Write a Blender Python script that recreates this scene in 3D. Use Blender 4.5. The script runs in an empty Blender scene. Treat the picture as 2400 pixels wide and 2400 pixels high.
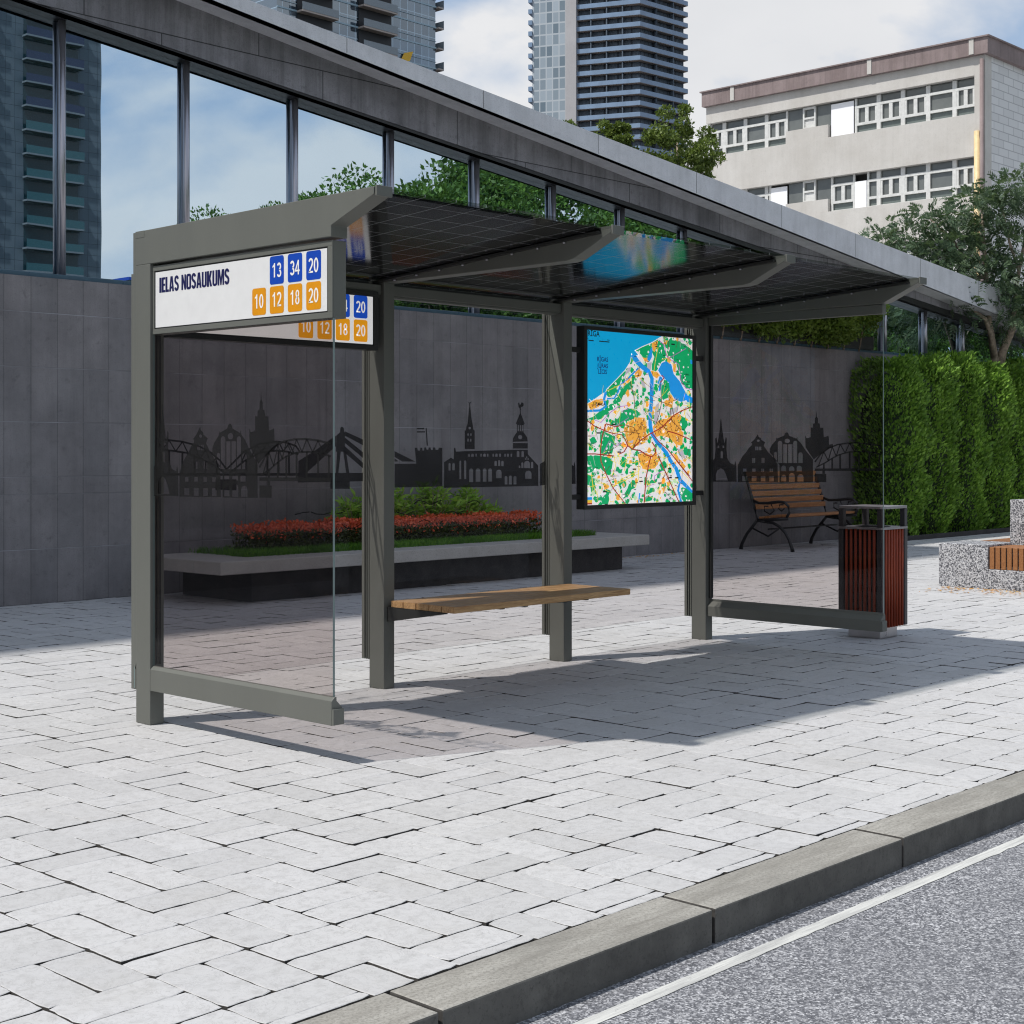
import bpy, bmesh, math, random
from mathutils import Vector, Matrix
from mathutils.geometry import tessellate_polygon
random.seed(11)
R = math.radians
S = bpy.context.scene
COL = S.collection
P1=[[[(0.013,1.169),(0.013,1.315),(0.034,1.343),(0.042,1.412),(0.039,1.488),(0.051,1.498),(0.059,1.454),(0.069,1.495),(0.081,1.564),(0.086,1.62),(0.09,1.64),(0.095,1.62),(0.101,1.564),(0.113,1.495),(0.121,1.453),(0.135,1.5),(0.143,1.488),(0.14,1.412),(0.148,1.343),(0.172,1.309),(0.21,1.295),(0.218,1.327),(0.227,1.295),(0.23,1.172)],[(0.047,1.179),(0.047,1.225),(0.059,1.253),(0.09,1.269),(0.115,1.257),(0.135,1.226),(0.152,1.18)],[(0.088,1.343),(0.088,1.387),(0.089,1.391),(0.093,1.394),(0.098,1.395),(0.103,1.394),(0.107,1.391),(0.108,1.387),(0.108,1.343)],[(0.061,1.436),(0.074,1.436),(0.074,1.419),(0.061,1.419)],[(0.105,1.436),(0.118,1.435),(0.118,1.419),(0.105,1.419)]],[[(0.24,1.17),(0.24,1.294),(0.28,1.356),(0.315,1.389),(0.336,1.418),(0.362,1.439),(0.365,1.45),(0.356,1.457),(0.384,1.479),(0.392,1.489),(0.416,1.518),(0.422,1.498),(0.442,1.489),(0.444,1.478),(0.478,1.459),(0.465,1.435),(0.486,1.41),(0.499,1.392),(0.52,1.375),(0.55,1.346),(0.583,1.304),(0.587,1.175)],[(0.431,1.471),(0.429,1.466),(0.425,1.463),(0.419,1.462),(0.413,1.463),(0.408,1.466),(0.407,1.471),(0.408,1.475),(0.413,1.478),(0.419,1.479),(0.425,1.478),(0.429,1.475)],[(0.392,1.428),(0.403,1.428),(0.403,1.402),(0.392,1.402)],[(0.406,1.428),(0.416,1.428),(0.416,1.402),(0.406,1.402)],[(0.422,1.428),(0.432,1.428),(0.432,1.402),(0.422,1.402)],[(0.435,1.428),(0.445,1.428),(0.445,1.402),(0.435,1.402)],[(0.368,1.344),(0.378,1.344),(0.378,1.31),(0.368,1.31)],[(0.382,1.344),(0.392,1.344),(0.392,1.31),(0.382,1.31)],[(0.447,1.347),(0.457,1.347),(0.457,1.31),(0.447,1.31)],[(0.461,1.347),(0.472,1.347),(0.472,1.31),(0.461,1.31)],[(0.288,1.268),(0.316,1.268),(0.316,1.246),(0.288,1.245)],[(0.366,1.269),(0.395,1.269),(0.395,1.247),(0.366,1.246)],[(0.444,1.269),(0.455,1.269),(0.455,1.247),(0.444,1.247)],[(0.458,1.269),(0.469,1.269),(0.469,1.247),(0.458,1.247)],[(0.516,1.27),(0.529,1.27),(0.529,1.248),(0.516,1.248)],[(0.533,1.27),(0.545,1.27),(0.545,1.248),(0.533,1.248)],[(0.28,1.214),(0.323,1.214),(0.323,1.178),(0.28,1.177)],[(0.362,1.215),(0.403,1.215),(0.403,1.177),(0.362,1.176)],[(0.441,1.215),(0.479,1.216),(0.479,1.178),(0.441,1.177)],[(0.513,1.216),(0.552,1.217),(0.552,1.179),(0.513,1.178)]],[[(0.6,1.173),(0.6,1.297),(0.579,1.325),(0.545,1.36),(0.516,1.385),(0.516,1.41),(0.533,1.439),(0.571,1.474),(0.572,1.496),(0.577,1.485),(0.638,1.506),(0.646,1.523),(0.662,1.53),(0.675,1.52),(0.679,1.506),(0.741,1.484),(0.747,1.498),(0.75,1.477),(0.778,1.452),(0.81,1.41),(0.835,1.382),(0.877,1.337),(0.877,1.177)],[(0.586,1.311),(0.586,1.454),(0.588,1.461),(0.595,1.467),(0.604,1.469),(0.613,1.467),(0.62,1.461),(0.623,1.453),(0.623,1.311)],[(0.631,1.444),(0.664,1.444),(0.664,1.311),(0.631,1.311)],[(0.672,1.444),(0.707,1.444),(0.707,1.312),(0.672,1.311)],[(0.715,1.312),(0.715,1.455),(0.717,1.462),(0.723,1.467),(0.731,1.469),(0.739,1.467),(0.745,1.462),(0.747,1.455),(0.747,1.312)],[(0.686,1.468),(0.683,1.46),(0.675,1.455),(0.664,1.453),(0.653,1.455),(0.645,1.46),(0.642,1.468),(0.645,1.476),(0.653,1.482),(0.664,1.484),(0.675,1.482),(0.683,1.476)],[(0.554,1.321),(0.554,1.378),(0.555,1.384),(0.56,1.388),(0.566,1.389),(0.573,1.388),(0.577,1.384),(0.579,1.378),(0.579,1.321)],[(0.757,1.312),(0.757,1.373),(0.76,1.38),(0.766,1.386),(0.775,1.388),(0.783,1.386),(0.789,1.38),(0.792,1.373),(0.792,1.312)],[(0.614,1.253),(0.614,1.276),(0.617,1.285),(0.624,1.291),(0.634,1.293),(0.644,1.291),(0.651,1.285),(0.654,1.277),(0.654,1.253)],[(0.679,1.256),(0.679,1.269),(0.682,1.279),(0.69,1.286),(0.702,1.289),(0.713,1.286),(0.721,1.279),(0.724,1.27),(0.724,1.257)],[(0.743,1.252),(0.743,1.274),(0.745,1.283),(0.753,1.29),(0.764,1.293),(0.775,1.29),(0.783,1.284),(0.786,1.274),(0.786,1.252)],[(0.614,1.18),(0.614,1.21),(0.617,1.219),(0.625,1.225),(0.635,1.228),(0.645,1.225),(0.653,1.219),(0.656,1.21),(0.656,1.18)],[(0.679,1.177),(0.679,1.22),(0.682,1.231),(0.691,1.238),(0.703,1.241),(0.715,1.238),(0.724,1.231),(0.727,1.221),(0.727,1.178)],[(0.749,1.18),(0.749,1.212),(0.752,1.222),(0.762,1.23),(0.774,1.233),(0.787,1.231),(0.796,1.223),(0.799,1.212),(0.799,1.18)]],[[(0.815,1.424),(0.813,1.501),(0.817,1.501),(0.823,1.487),(0.847,1.49),(0.849,1.499),(0.858,1.49),(0.858,1.562),(0.875,1.56),(0.878,1.588),(0.891,1.591),(0.894,1.626),(0.9,1.636),(0.903,1.681),(0.908,1.636),(0.916,1.626),(0.918,1.591),(0.93,1.589),(0.936,1.559),(0.96,1.559),(0.964,1.493),(0.976,1.495),(1.0,1.503),(1.004,1.493),(1.007,1.441),(1.035,1.446),(1.039,1.431),(0.972,1.396),(0.916,1.361),(0.883,1.337),(0.851,1.375)]],[[(0.896,1.316),(0.944,1.372),(1.006,1.412),(1.076,1.436),(1.153,1.446),(1.238,1.447),(1.322,1.44),(1.412,1.424),(1.414,1.434),(1.323,1.45),(1.238,1.457),(1.152,1.456),(1.073,1.446),(1.001,1.421),(0.935,1.379),(0.887,1.323)]],[[(0.906,1.279),(0.974,1.309),(1.038,1.344),(1.092,1.368),(1.169,1.386),(1.246,1.39),(1.322,1.385),(1.412,1.37),(1.414,1.379),(1.323,1.394),(1.246,1.399),(1.168,1.395),(1.089,1.376),(1.033,1.352),(0.969,1.317),(0.901,1.287)]],[[(0.891,1.274),(1.415,1.279),(1.415,1.262),(0.891,1.257)]],[[(0.891,1.236),(0.984,1.237),(0.984,1.18),(0.891,1.179)]],[[(0.952,1.259),(0.972,1.259),(0.972,1.237),(0.952,1.237)]],[[(0.957,1.31),(0.971,1.31),(0.971,1.274),(0.957,1.274)]],[[(1.024,1.346),(1.038,1.346),(1.038,1.275),(1.024,1.275)]],[[(1.087,1.373),(1.101,1.373),(1.101,1.275),(1.087,1.275)]],[[(1.162,1.391),(1.176,1.391),(1.176,1.276),(1.162,1.276)]],[[(1.235,1.395),(1.249,1.395),(1.249,1.277),(1.235,1.276)]],[[(1.316,1.389),(1.329,1.389),(1.329,1.277),(1.316,1.277)]],[[(1.391,1.377),(1.405,1.377),(1.405,1.278),(1.391,1.278)]],[[(0.924,1.289),(0.968,1.39),(0.96,1.392),(0.916,1.292)]],[[(0.96,1.389),(0.996,1.327),(1.003,1.33),(0.968,1.393)]],[[(1.004,1.327),(1.035,1.425),(1.027,1.427),(0.995,1.329)]],[[(1.027,1.425),(1.059,1.359),(1.067,1.361),(1.035,1.428)]],[[(1.067,1.359),(1.098,1.442),(1.09,1.445),(1.059,1.361)]],[[(1.091,1.442),(1.13,1.381),(1.137,1.384),(1.098,1.445)]],[[(1.137,1.381),(1.172,1.45),(1.165,1.453),(1.13,1.384)]],[[(1.165,1.449),(1.204,1.391),(1.211,1.395),(1.172,1.453)]],[[(1.211,1.391),(1.246,1.45),(1.238,1.453),(1.204,1.395)]],[[(1.238,1.45),(1.281,1.39),(1.288,1.394),(1.246,1.454)]],[[(1.288,1.39),(1.326,1.443),(1.319,1.447),(1.281,1.394)]],[[(1.319,1.443),(1.357,1.382),(1.364,1.385),(1.326,1.447)]],[[(1.364,1.381),(1.402,1.429),(1.395,1.433),(1.357,1.385)]]]
P2=[[[(1.818,1.396),(1.991,1.332),(1.881,1.333),(1.818,1.361)]],[[(1.818,1.352),(1.843,1.34),(1.843,1.333),(1.818,1.333)]],[[(1.818,1.32),(1.996,1.319),(1.984,1.417),(2.005,1.417),(2.01,1.4),(2.028,1.4),(2.031,1.417),(2.047,1.417),(2.048,1.4),(2.062,1.4),(2.065,1.419),(2.079,1.419),(2.084,1.405),(2.098,1.405),(2.101,1.419),(2.117,1.419),(2.121,1.403),(2.136,1.403),(2.137,1.419),(2.157,1.419),(2.161,1.403),(2.183,1.405),(2.188,1.417),(2.218,1.417),(2.218,1.176),(1.818,1.176)]],[[(2.075,1.539),(2.084,1.539),(2.095,1.43),(2.084,1.43)]],[[(2.0,1.538),(2.065,1.539),(2.065,1.53),(2.0,1.53)]],[[(2.002,1.518),(2.07,1.519),(2.07,1.511),(2.002,1.51)]],[[(2.233,1.167),(2.233,1.327),(2.293,1.355),(2.317,1.344),(2.32,1.417),(2.33,1.417),(2.337,1.393),(2.415,1.396),(2.857,1.405),(3.001,1.405),(3.001,1.376),(3.103,1.3),(3.105,1.164)],[(2.272,1.275),(2.272,1.315),(2.273,1.318),(2.277,1.321),(2.281,1.322),(2.286,1.321),(2.29,1.318),(2.291,1.315),(2.291,1.275)],[(2.305,1.276),(2.305,1.313),(2.306,1.317),(2.31,1.32),(2.316,1.321),(2.321,1.32),(2.325,1.317),(2.327,1.313),(2.327,1.276)],[(2.368,1.22),(2.368,1.33),(2.369,1.333),(2.372,1.335),(2.376,1.336),(2.379,1.335),(2.382,1.333),(2.383,1.33),(2.383,1.22)],[(2.41,1.22),(2.41,1.331),(2.411,1.334),(2.414,1.337),(2.419,1.337),(2.423,1.337),(2.426,1.334),(2.428,1.331),(2.428,1.219)],[(2.455,1.199),(2.455,1.274),(2.458,1.28),(2.464,1.284),(2.473,1.286),(2.481,1.284),(2.488,1.28),(2.49,1.274),(2.49,1.199)],[(2.513,1.201),(2.513,1.271),(2.516,1.278),(2.523,1.284),(2.534,1.286),(2.544,1.283),(2.552,1.278),(2.555,1.271),(2.555,1.201)],[(2.578,1.2),(2.578,1.273),(2.58,1.279),(2.586,1.283),(2.595,1.285),(2.603,1.283),(2.609,1.279),(2.611,1.273),(2.611,1.2)],[(2.628,1.201),(2.628,1.273),(2.63,1.279),(2.636,1.283),(2.645,1.285),(2.654,1.283),(2.66,1.278),(2.662,1.272),(2.662,1.2)],[(2.685,1.3),(2.685,1.326),(2.686,1.329),(2.69,1.332),(2.696,1.333),(2.702,1.332),(2.706,1.329),(2.707,1.325),(2.707,1.3)],[(2.719,1.3),(2.719,1.331),(2.72,1.335),(2.724,1.337),(2.729,1.338),(2.733,1.337),(2.737,1.335),(2.738,1.331),(2.738,1.299)],[(2.748,1.299),(2.748,1.325),(2.749,1.329),(2.753,1.332),(2.759,1.333),(2.765,1.332),(2.769,1.329),(2.77,1.325),(2.77,1.299)],[(2.701,1.221),(2.701,1.259),(2.705,1.268),(2.714,1.274),(2.726,1.276),(2.738,1.274),(2.747,1.267),(2.751,1.259),(2.751,1.221)],[(2.781,1.179),(2.781,1.226),(2.783,1.23),(2.787,1.233),(2.793,1.234),(2.8,1.233),(2.804,1.23),(2.806,1.226),(2.806,1.179)],[(2.82,1.179),(2.82,1.227),(2.822,1.232),(2.827,1.235),(2.834,1.236),(2.841,1.235),(2.846,1.231),(2.848,1.227),(2.848,1.178)],[(2.864,1.178),(2.864,1.224),(2.866,1.229),(2.871,1.232),(2.878,1.233),(2.885,1.232),(2.89,1.229),(2.892,1.224),(2.892,1.178)],[(2.896,1.358),(2.896,1.388),(2.898,1.393),(2.902,1.396),(2.908,1.397),(2.914,1.396),(2.919,1.393),(2.92,1.388),(2.92,1.358)],[(2.94,1.358),(2.94,1.389),(2.941,1.393),(2.945,1.396),(2.951,1.397),(2.957,1.396),(2.961,1.393),(2.963,1.389),(2.963,1.357)],[(2.966,1.285),(2.966,1.313),(2.97,1.323),(2.98,1.329),(2.994,1.332),(3.008,1.329),(3.018,1.322),(3.022,1.313),(3.022,1.284)],[(2.939,1.285),(2.939,1.315),(2.94,1.319),(2.944,1.321),(2.949,1.322),(2.954,1.321),(2.957,1.318),(2.959,1.315),(2.959,1.285)],[(3.033,1.284),(3.033,1.318),(3.034,1.321),(3.038,1.324),(3.044,1.325),(3.049,1.324),(3.053,1.321),(3.054,1.318),(3.054,1.284)],[(2.915,1.285),(2.915,1.297),(2.916,1.299),(2.919,1.301),(2.922,1.302),(2.926,1.301),(2.928,1.299),(2.929,1.297),(2.929,1.285)],[(2.976,1.214),(2.976,1.246),(2.98,1.257),(2.991,1.264),(3.007,1.267),(3.023,1.264),(3.034,1.256),(3.038,1.245),(3.038,1.213)],[(2.997,1.356),(2.996,1.353),(2.994,1.351),(2.99,1.351),(2.986,1.352),(2.983,1.353),(2.982,1.356),(2.983,1.358),(2.986,1.36),(2.99,1.361),(2.994,1.36),(2.996,1.358)],[(2.99,1.344),(2.989,1.341),(2.986,1.339),(2.982,1.338),(2.979,1.339),(2.976,1.341),(2.975,1.344),(2.976,1.346),(2.979,1.348),(2.982,1.349),(2.986,1.348),(2.989,1.346)],[(3.012,1.343),(3.011,1.341),(3.009,1.339),(3.005,1.338),(3.001,1.339),(2.998,1.341),(2.997,1.344),(2.998,1.346),(3.001,1.348),(3.005,1.349),(3.009,1.348),(3.011,1.346)],[(2.447,1.361),(2.447,1.376),(2.448,1.378),(2.451,1.379),(2.454,1.38),(2.457,1.379),(2.459,1.378),(2.46,1.375),(2.46,1.361)],[(2.472,1.361),(2.472,1.371),(2.474,1.376),(2.478,1.379),(2.485,1.38),(2.491,1.379),(2.495,1.376),(2.497,1.371),(2.497,1.361)],[(2.511,1.361),(2.511,1.376),(2.512,1.378),(2.514,1.379),(2.517,1.38),(2.52,1.379),(2.522,1.378),(2.523,1.376),(2.523,1.361)],[(2.556,1.361),(2.556,1.376),(2.557,1.378),(2.559,1.379),(2.562,1.38),(2.565,1.379),(2.567,1.378),(2.568,1.376),(2.568,1.361)],[(2.581,1.361),(2.581,1.371),(2.583,1.375),(2.587,1.379),(2.594,1.38),(2.6,1.379),(2.605,1.375),(2.606,1.371),(2.606,1.361)],[(2.617,1.361),(2.617,1.376),(2.617,1.378),(2.62,1.379),(2.623,1.38),(2.626,1.379),(2.628,1.378),(2.629,1.376),(2.629,1.361)],[(2.667,1.361),(2.667,1.375),(2.668,1.378),(2.671,1.379),(2.674,1.38),(2.677,1.379),(2.679,1.378),(2.68,1.375),(2.68,1.36)],[(2.693,1.36),(2.693,1.372),(2.695,1.376),(2.698,1.379),(2.704,1.38),(2.709,1.379),(2.713,1.376),(2.715,1.372),(2.715,1.36)],[(2.73,1.36),(2.73,1.375),(2.731,1.377),(2.733,1.379),(2.737,1.38),(2.74,1.379),(2.743,1.377),(2.744,1.375),(2.744,1.36)],[(2.778,1.36),(2.778,1.375),(2.779,1.377),(2.781,1.379),(2.784,1.38),(2.787,1.379),(2.789,1.377),(2.79,1.375),(2.79,1.36)],[(2.802,1.36),(2.802,1.373),(2.803,1.376),(2.807,1.379),(2.812,1.38),(2.817,1.379),(2.82,1.376),(2.821,1.373),(2.821,1.36)],[(2.836,1.36),(2.836,1.375),(2.837,1.377),(2.84,1.379),(2.843,1.379),(2.846,1.379),(2.849,1.377),(2.85,1.375),(2.85,1.36)]],[[(2.415,1.41),(2.415,1.525),(2.425,1.529),(2.43,1.55),(2.439,1.568),(2.455,1.68),(2.454,1.701),(2.439,1.711),(2.459,1.704),(2.477,1.712),(2.462,1.698),(2.474,1.61),(2.487,1.561),(2.492,1.533),(2.504,1.526),(2.504,1.408)],[(2.47,1.542),(2.469,1.538),(2.465,1.535),(2.459,1.534),(2.454,1.535),(2.45,1.538),(2.448,1.542),(2.45,1.546),(2.454,1.549),(2.459,1.55),(2.465,1.549),(2.469,1.546)],[(2.439,1.508),(2.451,1.508),(2.451,1.494),(2.439,1.494)],[(2.464,1.508),(2.476,1.508),(2.476,1.494),(2.464,1.494)],[(2.439,1.475),(2.449,1.475),(2.449,1.457),(2.439,1.457)],[(2.464,1.475),(2.474,1.475),(2.474,1.457),(2.464,1.457)]],[[(2.857,1.457),(2.859,1.479),(2.883,1.508),(2.897,1.519),(2.897,1.57),(2.887,1.577),(2.926,1.646),(2.923,1.675),(2.912,1.686),(2.908,1.711),(2.918,1.716),(2.926,1.697),(2.942,1.718),(2.959,1.712),(2.963,1.699),(2.952,1.689),(2.936,1.686),(2.933,1.646),(2.971,1.578),(2.961,1.567),(2.961,1.52),(2.995,1.487),(3.001,1.46)],[(2.904,1.566),(2.916,1.566),(2.916,1.527),(2.904,1.526)],[(2.925,1.566),(2.937,1.567),(2.937,1.527),(2.925,1.527)],[(2.945,1.567),(2.958,1.567),(2.958,1.527),(2.945,1.527)],[(2.948,1.488),(2.945,1.481),(2.938,1.476),(2.928,1.474),(2.918,1.476),(2.91,1.481),(2.908,1.488),(2.91,1.495),(2.918,1.5),(2.928,1.502),(2.938,1.5),(2.945,1.495)]],[[(2.859,1.449),(3.001,1.449),(3.001,1.413),(2.859,1.413)]],[[(3.12,1.311),(3.169,1.33),(3.169,1.169),(3.12,1.166)]],[[(1.977,1.07),(2.014,1.092),(2.064,1.081),(2.118,1.06),(2.185,1.083),(2.218,1.087),(2.216,1.093),(2.182,1.089),(2.117,1.067),(2.067,1.087),(2.012,1.098),(1.972,1.075)]],[[(2.437,1.062),(2.484,1.077),(2.523,1.075),(2.55,1.06),(2.556,1.065),(2.526,1.081),(2.482,1.084),(2.432,1.068)]],[[(2.252,1.009),(2.304,1.015),(2.359,1.001),(2.416,1.019),(2.412,1.025),(2.359,1.007),(2.305,1.022),(2.25,1.015)]],[[(1.827,1.026),(1.865,1.016),(1.911,1.005),(1.976,1.027),(1.972,1.033),(1.91,1.011),(1.867,1.022),(1.83,1.032)]],[[(2.021,0.959),(2.065,0.971),(2.116,0.956),(2.119,0.962),(2.065,0.978),(2.018,0.965)]],[[(1.827,0.9),(1.872,0.889),(1.937,0.882),(1.987,0.898),(2.05,0.877),(2.054,0.883),(1.987,0.905),(1.935,0.888),(1.873,0.895),(1.829,0.906)]]]
P3=[[[(0.138,1.454),(0.185,1.453),(0.301,1.442),(0.405,1.419),(0.482,1.384),(0.539,1.342),(0.582,1.294),(0.592,1.3),(0.548,1.349),(0.489,1.392),(0.41,1.428),(0.303,1.452),(0.186,1.463),(0.139,1.464)]],[[(0.138,1.402),(0.226,1.395),(0.322,1.383),(0.426,1.348),(0.511,1.312),(0.569,1.273),(0.576,1.28),(0.518,1.32),(0.431,1.357),(0.325,1.393),(0.227,1.405),(0.139,1.412)]],[[(0.591,1.294),(0.709,1.39),(0.812,1.432),(0.925,1.445),(1.002,1.438),(1.062,1.42),(1.086,1.391),(1.097,1.396),(1.07,1.429),(1.005,1.449),(0.925,1.456),(0.808,1.441),(0.701,1.398),(0.583,1.301)]],[[(0.606,1.269),(0.709,1.338),(0.812,1.382),(0.925,1.394),(1.002,1.388),(1.08,1.373),(1.084,1.383),(1.004,1.399),(0.925,1.405),(0.808,1.392),(0.701,1.346),(0.598,1.277)]],[[(0.138,1.281),(1.094,1.271),(1.094,1.256),(0.138,1.268)]],[[(0.514,1.244),(0.653,1.242),(0.653,1.182),(0.514,1.185)]],[[(0.214,1.4),(0.226,1.4),(0.226,1.28),(0.214,1.28)]],[[(0.296,1.391),(0.309,1.391),(0.309,1.279),(0.296,1.279)]],[[(0.373,1.369),(0.386,1.369),(0.386,1.278),(0.373,1.278)]],[[(0.444,1.343),(0.456,1.343),(0.456,1.277),(0.444,1.277)]],[[(0.515,1.311),(0.528,1.311),(0.528,1.276),(0.515,1.277)]],[[(0.713,1.348),(0.727,1.348),(0.727,1.274),(0.713,1.274)]],[[(0.781,1.378),(0.794,1.378),(0.794,1.274),(0.781,1.274)]],[[(0.857,1.393),(0.871,1.393),(0.871,1.273),(0.857,1.273)]],[[(0.934,1.398),(0.948,1.398),(0.948,1.272),(0.934,1.272)]],[[(1.008,1.391),(1.022,1.391),(1.022,1.271),(1.008,1.271)]],[[(0.182,1.402),(0.223,1.453),(0.216,1.456),(0.176,1.405)]],[[(0.216,1.453),(0.257,1.394),(0.264,1.397),(0.223,1.456)]],[[(0.264,1.394),(0.306,1.445),(0.299,1.449),(0.258,1.398)]],[[(0.299,1.445),(0.337,1.38),(0.344,1.384),(0.306,1.448)]],[[(0.344,1.38),(0.383,1.428),(0.376,1.432),(0.337,1.384)]],[[(0.375,1.428),(0.411,1.356),(0.418,1.358),(0.383,1.431)]],[[(0.418,1.355),(0.454,1.402),(0.446,1.406),(0.411,1.359)]],[[(0.446,1.403),(0.482,1.327),(0.49,1.329),(0.454,1.405)]],[[(0.489,1.326),(0.525,1.359),(0.518,1.364),(0.483,1.331)]],[[(0.687,1.326),(0.724,1.398),(0.716,1.401),(0.679,1.329)]],[[(0.716,1.398),(0.75,1.361),(0.757,1.365),(0.723,1.402)]],[[(0.758,1.362),(0.792,1.426),(0.783,1.429),(0.749,1.364)]],[[(0.784,1.425),(0.822,1.387),(0.829,1.391),(0.791,1.43)]],[[(0.829,1.387),(0.868,1.441),(0.86,1.445),(0.821,1.391)]],[[(0.86,1.441),(0.898,1.395),(0.906,1.399),(0.867,1.445)]],[[(0.906,1.395),(0.945,1.447),(0.937,1.451),(0.898,1.399)]],[[(0.937,1.447),(0.972,1.394),(0.98,1.397),(0.945,1.451)]],[[(0.98,1.394),(1.019,1.438),(1.011,1.442),(0.972,1.398)]],[[(1.011,1.438),(1.046,1.382),(1.055,1.386),(1.019,1.442)]],[[(1.359,1.393),(1.361,1.486),(1.39,1.506),(1.392,1.529),(1.399,1.538),(1.41,1.538),(1.419,1.529),(1.421,1.513),(1.427,1.503),(1.427,1.393)]],[[(1.367,1.393),(1.396,1.393),(1.377,1.268),(1.359,1.268)]],[[(1.413,1.4),(1.436,1.393),(1.461,1.267),(1.438,1.267)]],[[(1.078,1.271),(1.566,1.269),(1.566,1.218),(1.078,1.218)]],[[(1.317,1.222),(1.464,1.22),(1.464,1.175),(1.317,1.178)]],[[(1.321,1.467),(1.359,1.486),(1.359,1.425),(1.138,1.27),(1.082,1.271),(1.082,1.34),(1.203,1.4)]],[[(1.426,1.513),(1.566,1.465),(1.566,1.431),(1.426,1.487)]],[[(1.426,1.477),(1.566,1.39),(1.566,1.356),(1.426,1.445)]],[[(1.426,1.426),(1.566,1.328),(1.566,1.294),(1.426,1.387)]],[[(1.171,1.045),(1.211,1.032),(1.27,1.028),(1.32,1.037),(1.318,1.043),(1.27,1.034),(1.212,1.038),(1.174,1.051)]],[[(1.36,1.028),(1.391,1.031),(1.431,1.043),(1.428,1.049),(1.388,1.037),(1.359,1.034)]],[[(1.402,0.965),(1.428,0.948),(1.47,0.936),(1.523,0.949),(1.56,0.967),(1.555,0.972),(1.519,0.954),(1.47,0.942),(1.431,0.954),(1.407,0.97)]],[[(1.164,0.905),(1.222,0.925),(1.269,0.919),(1.318,0.906),(1.368,0.892),(1.37,0.898),(1.321,0.912),(1.271,0.925),(1.22,0.931),(1.161,0.91)]],[[(1.058,1.033),(1.115,1.043),(1.163,1.045),(1.162,1.051),(1.114,1.049),(1.056,1.039)]]]
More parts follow.
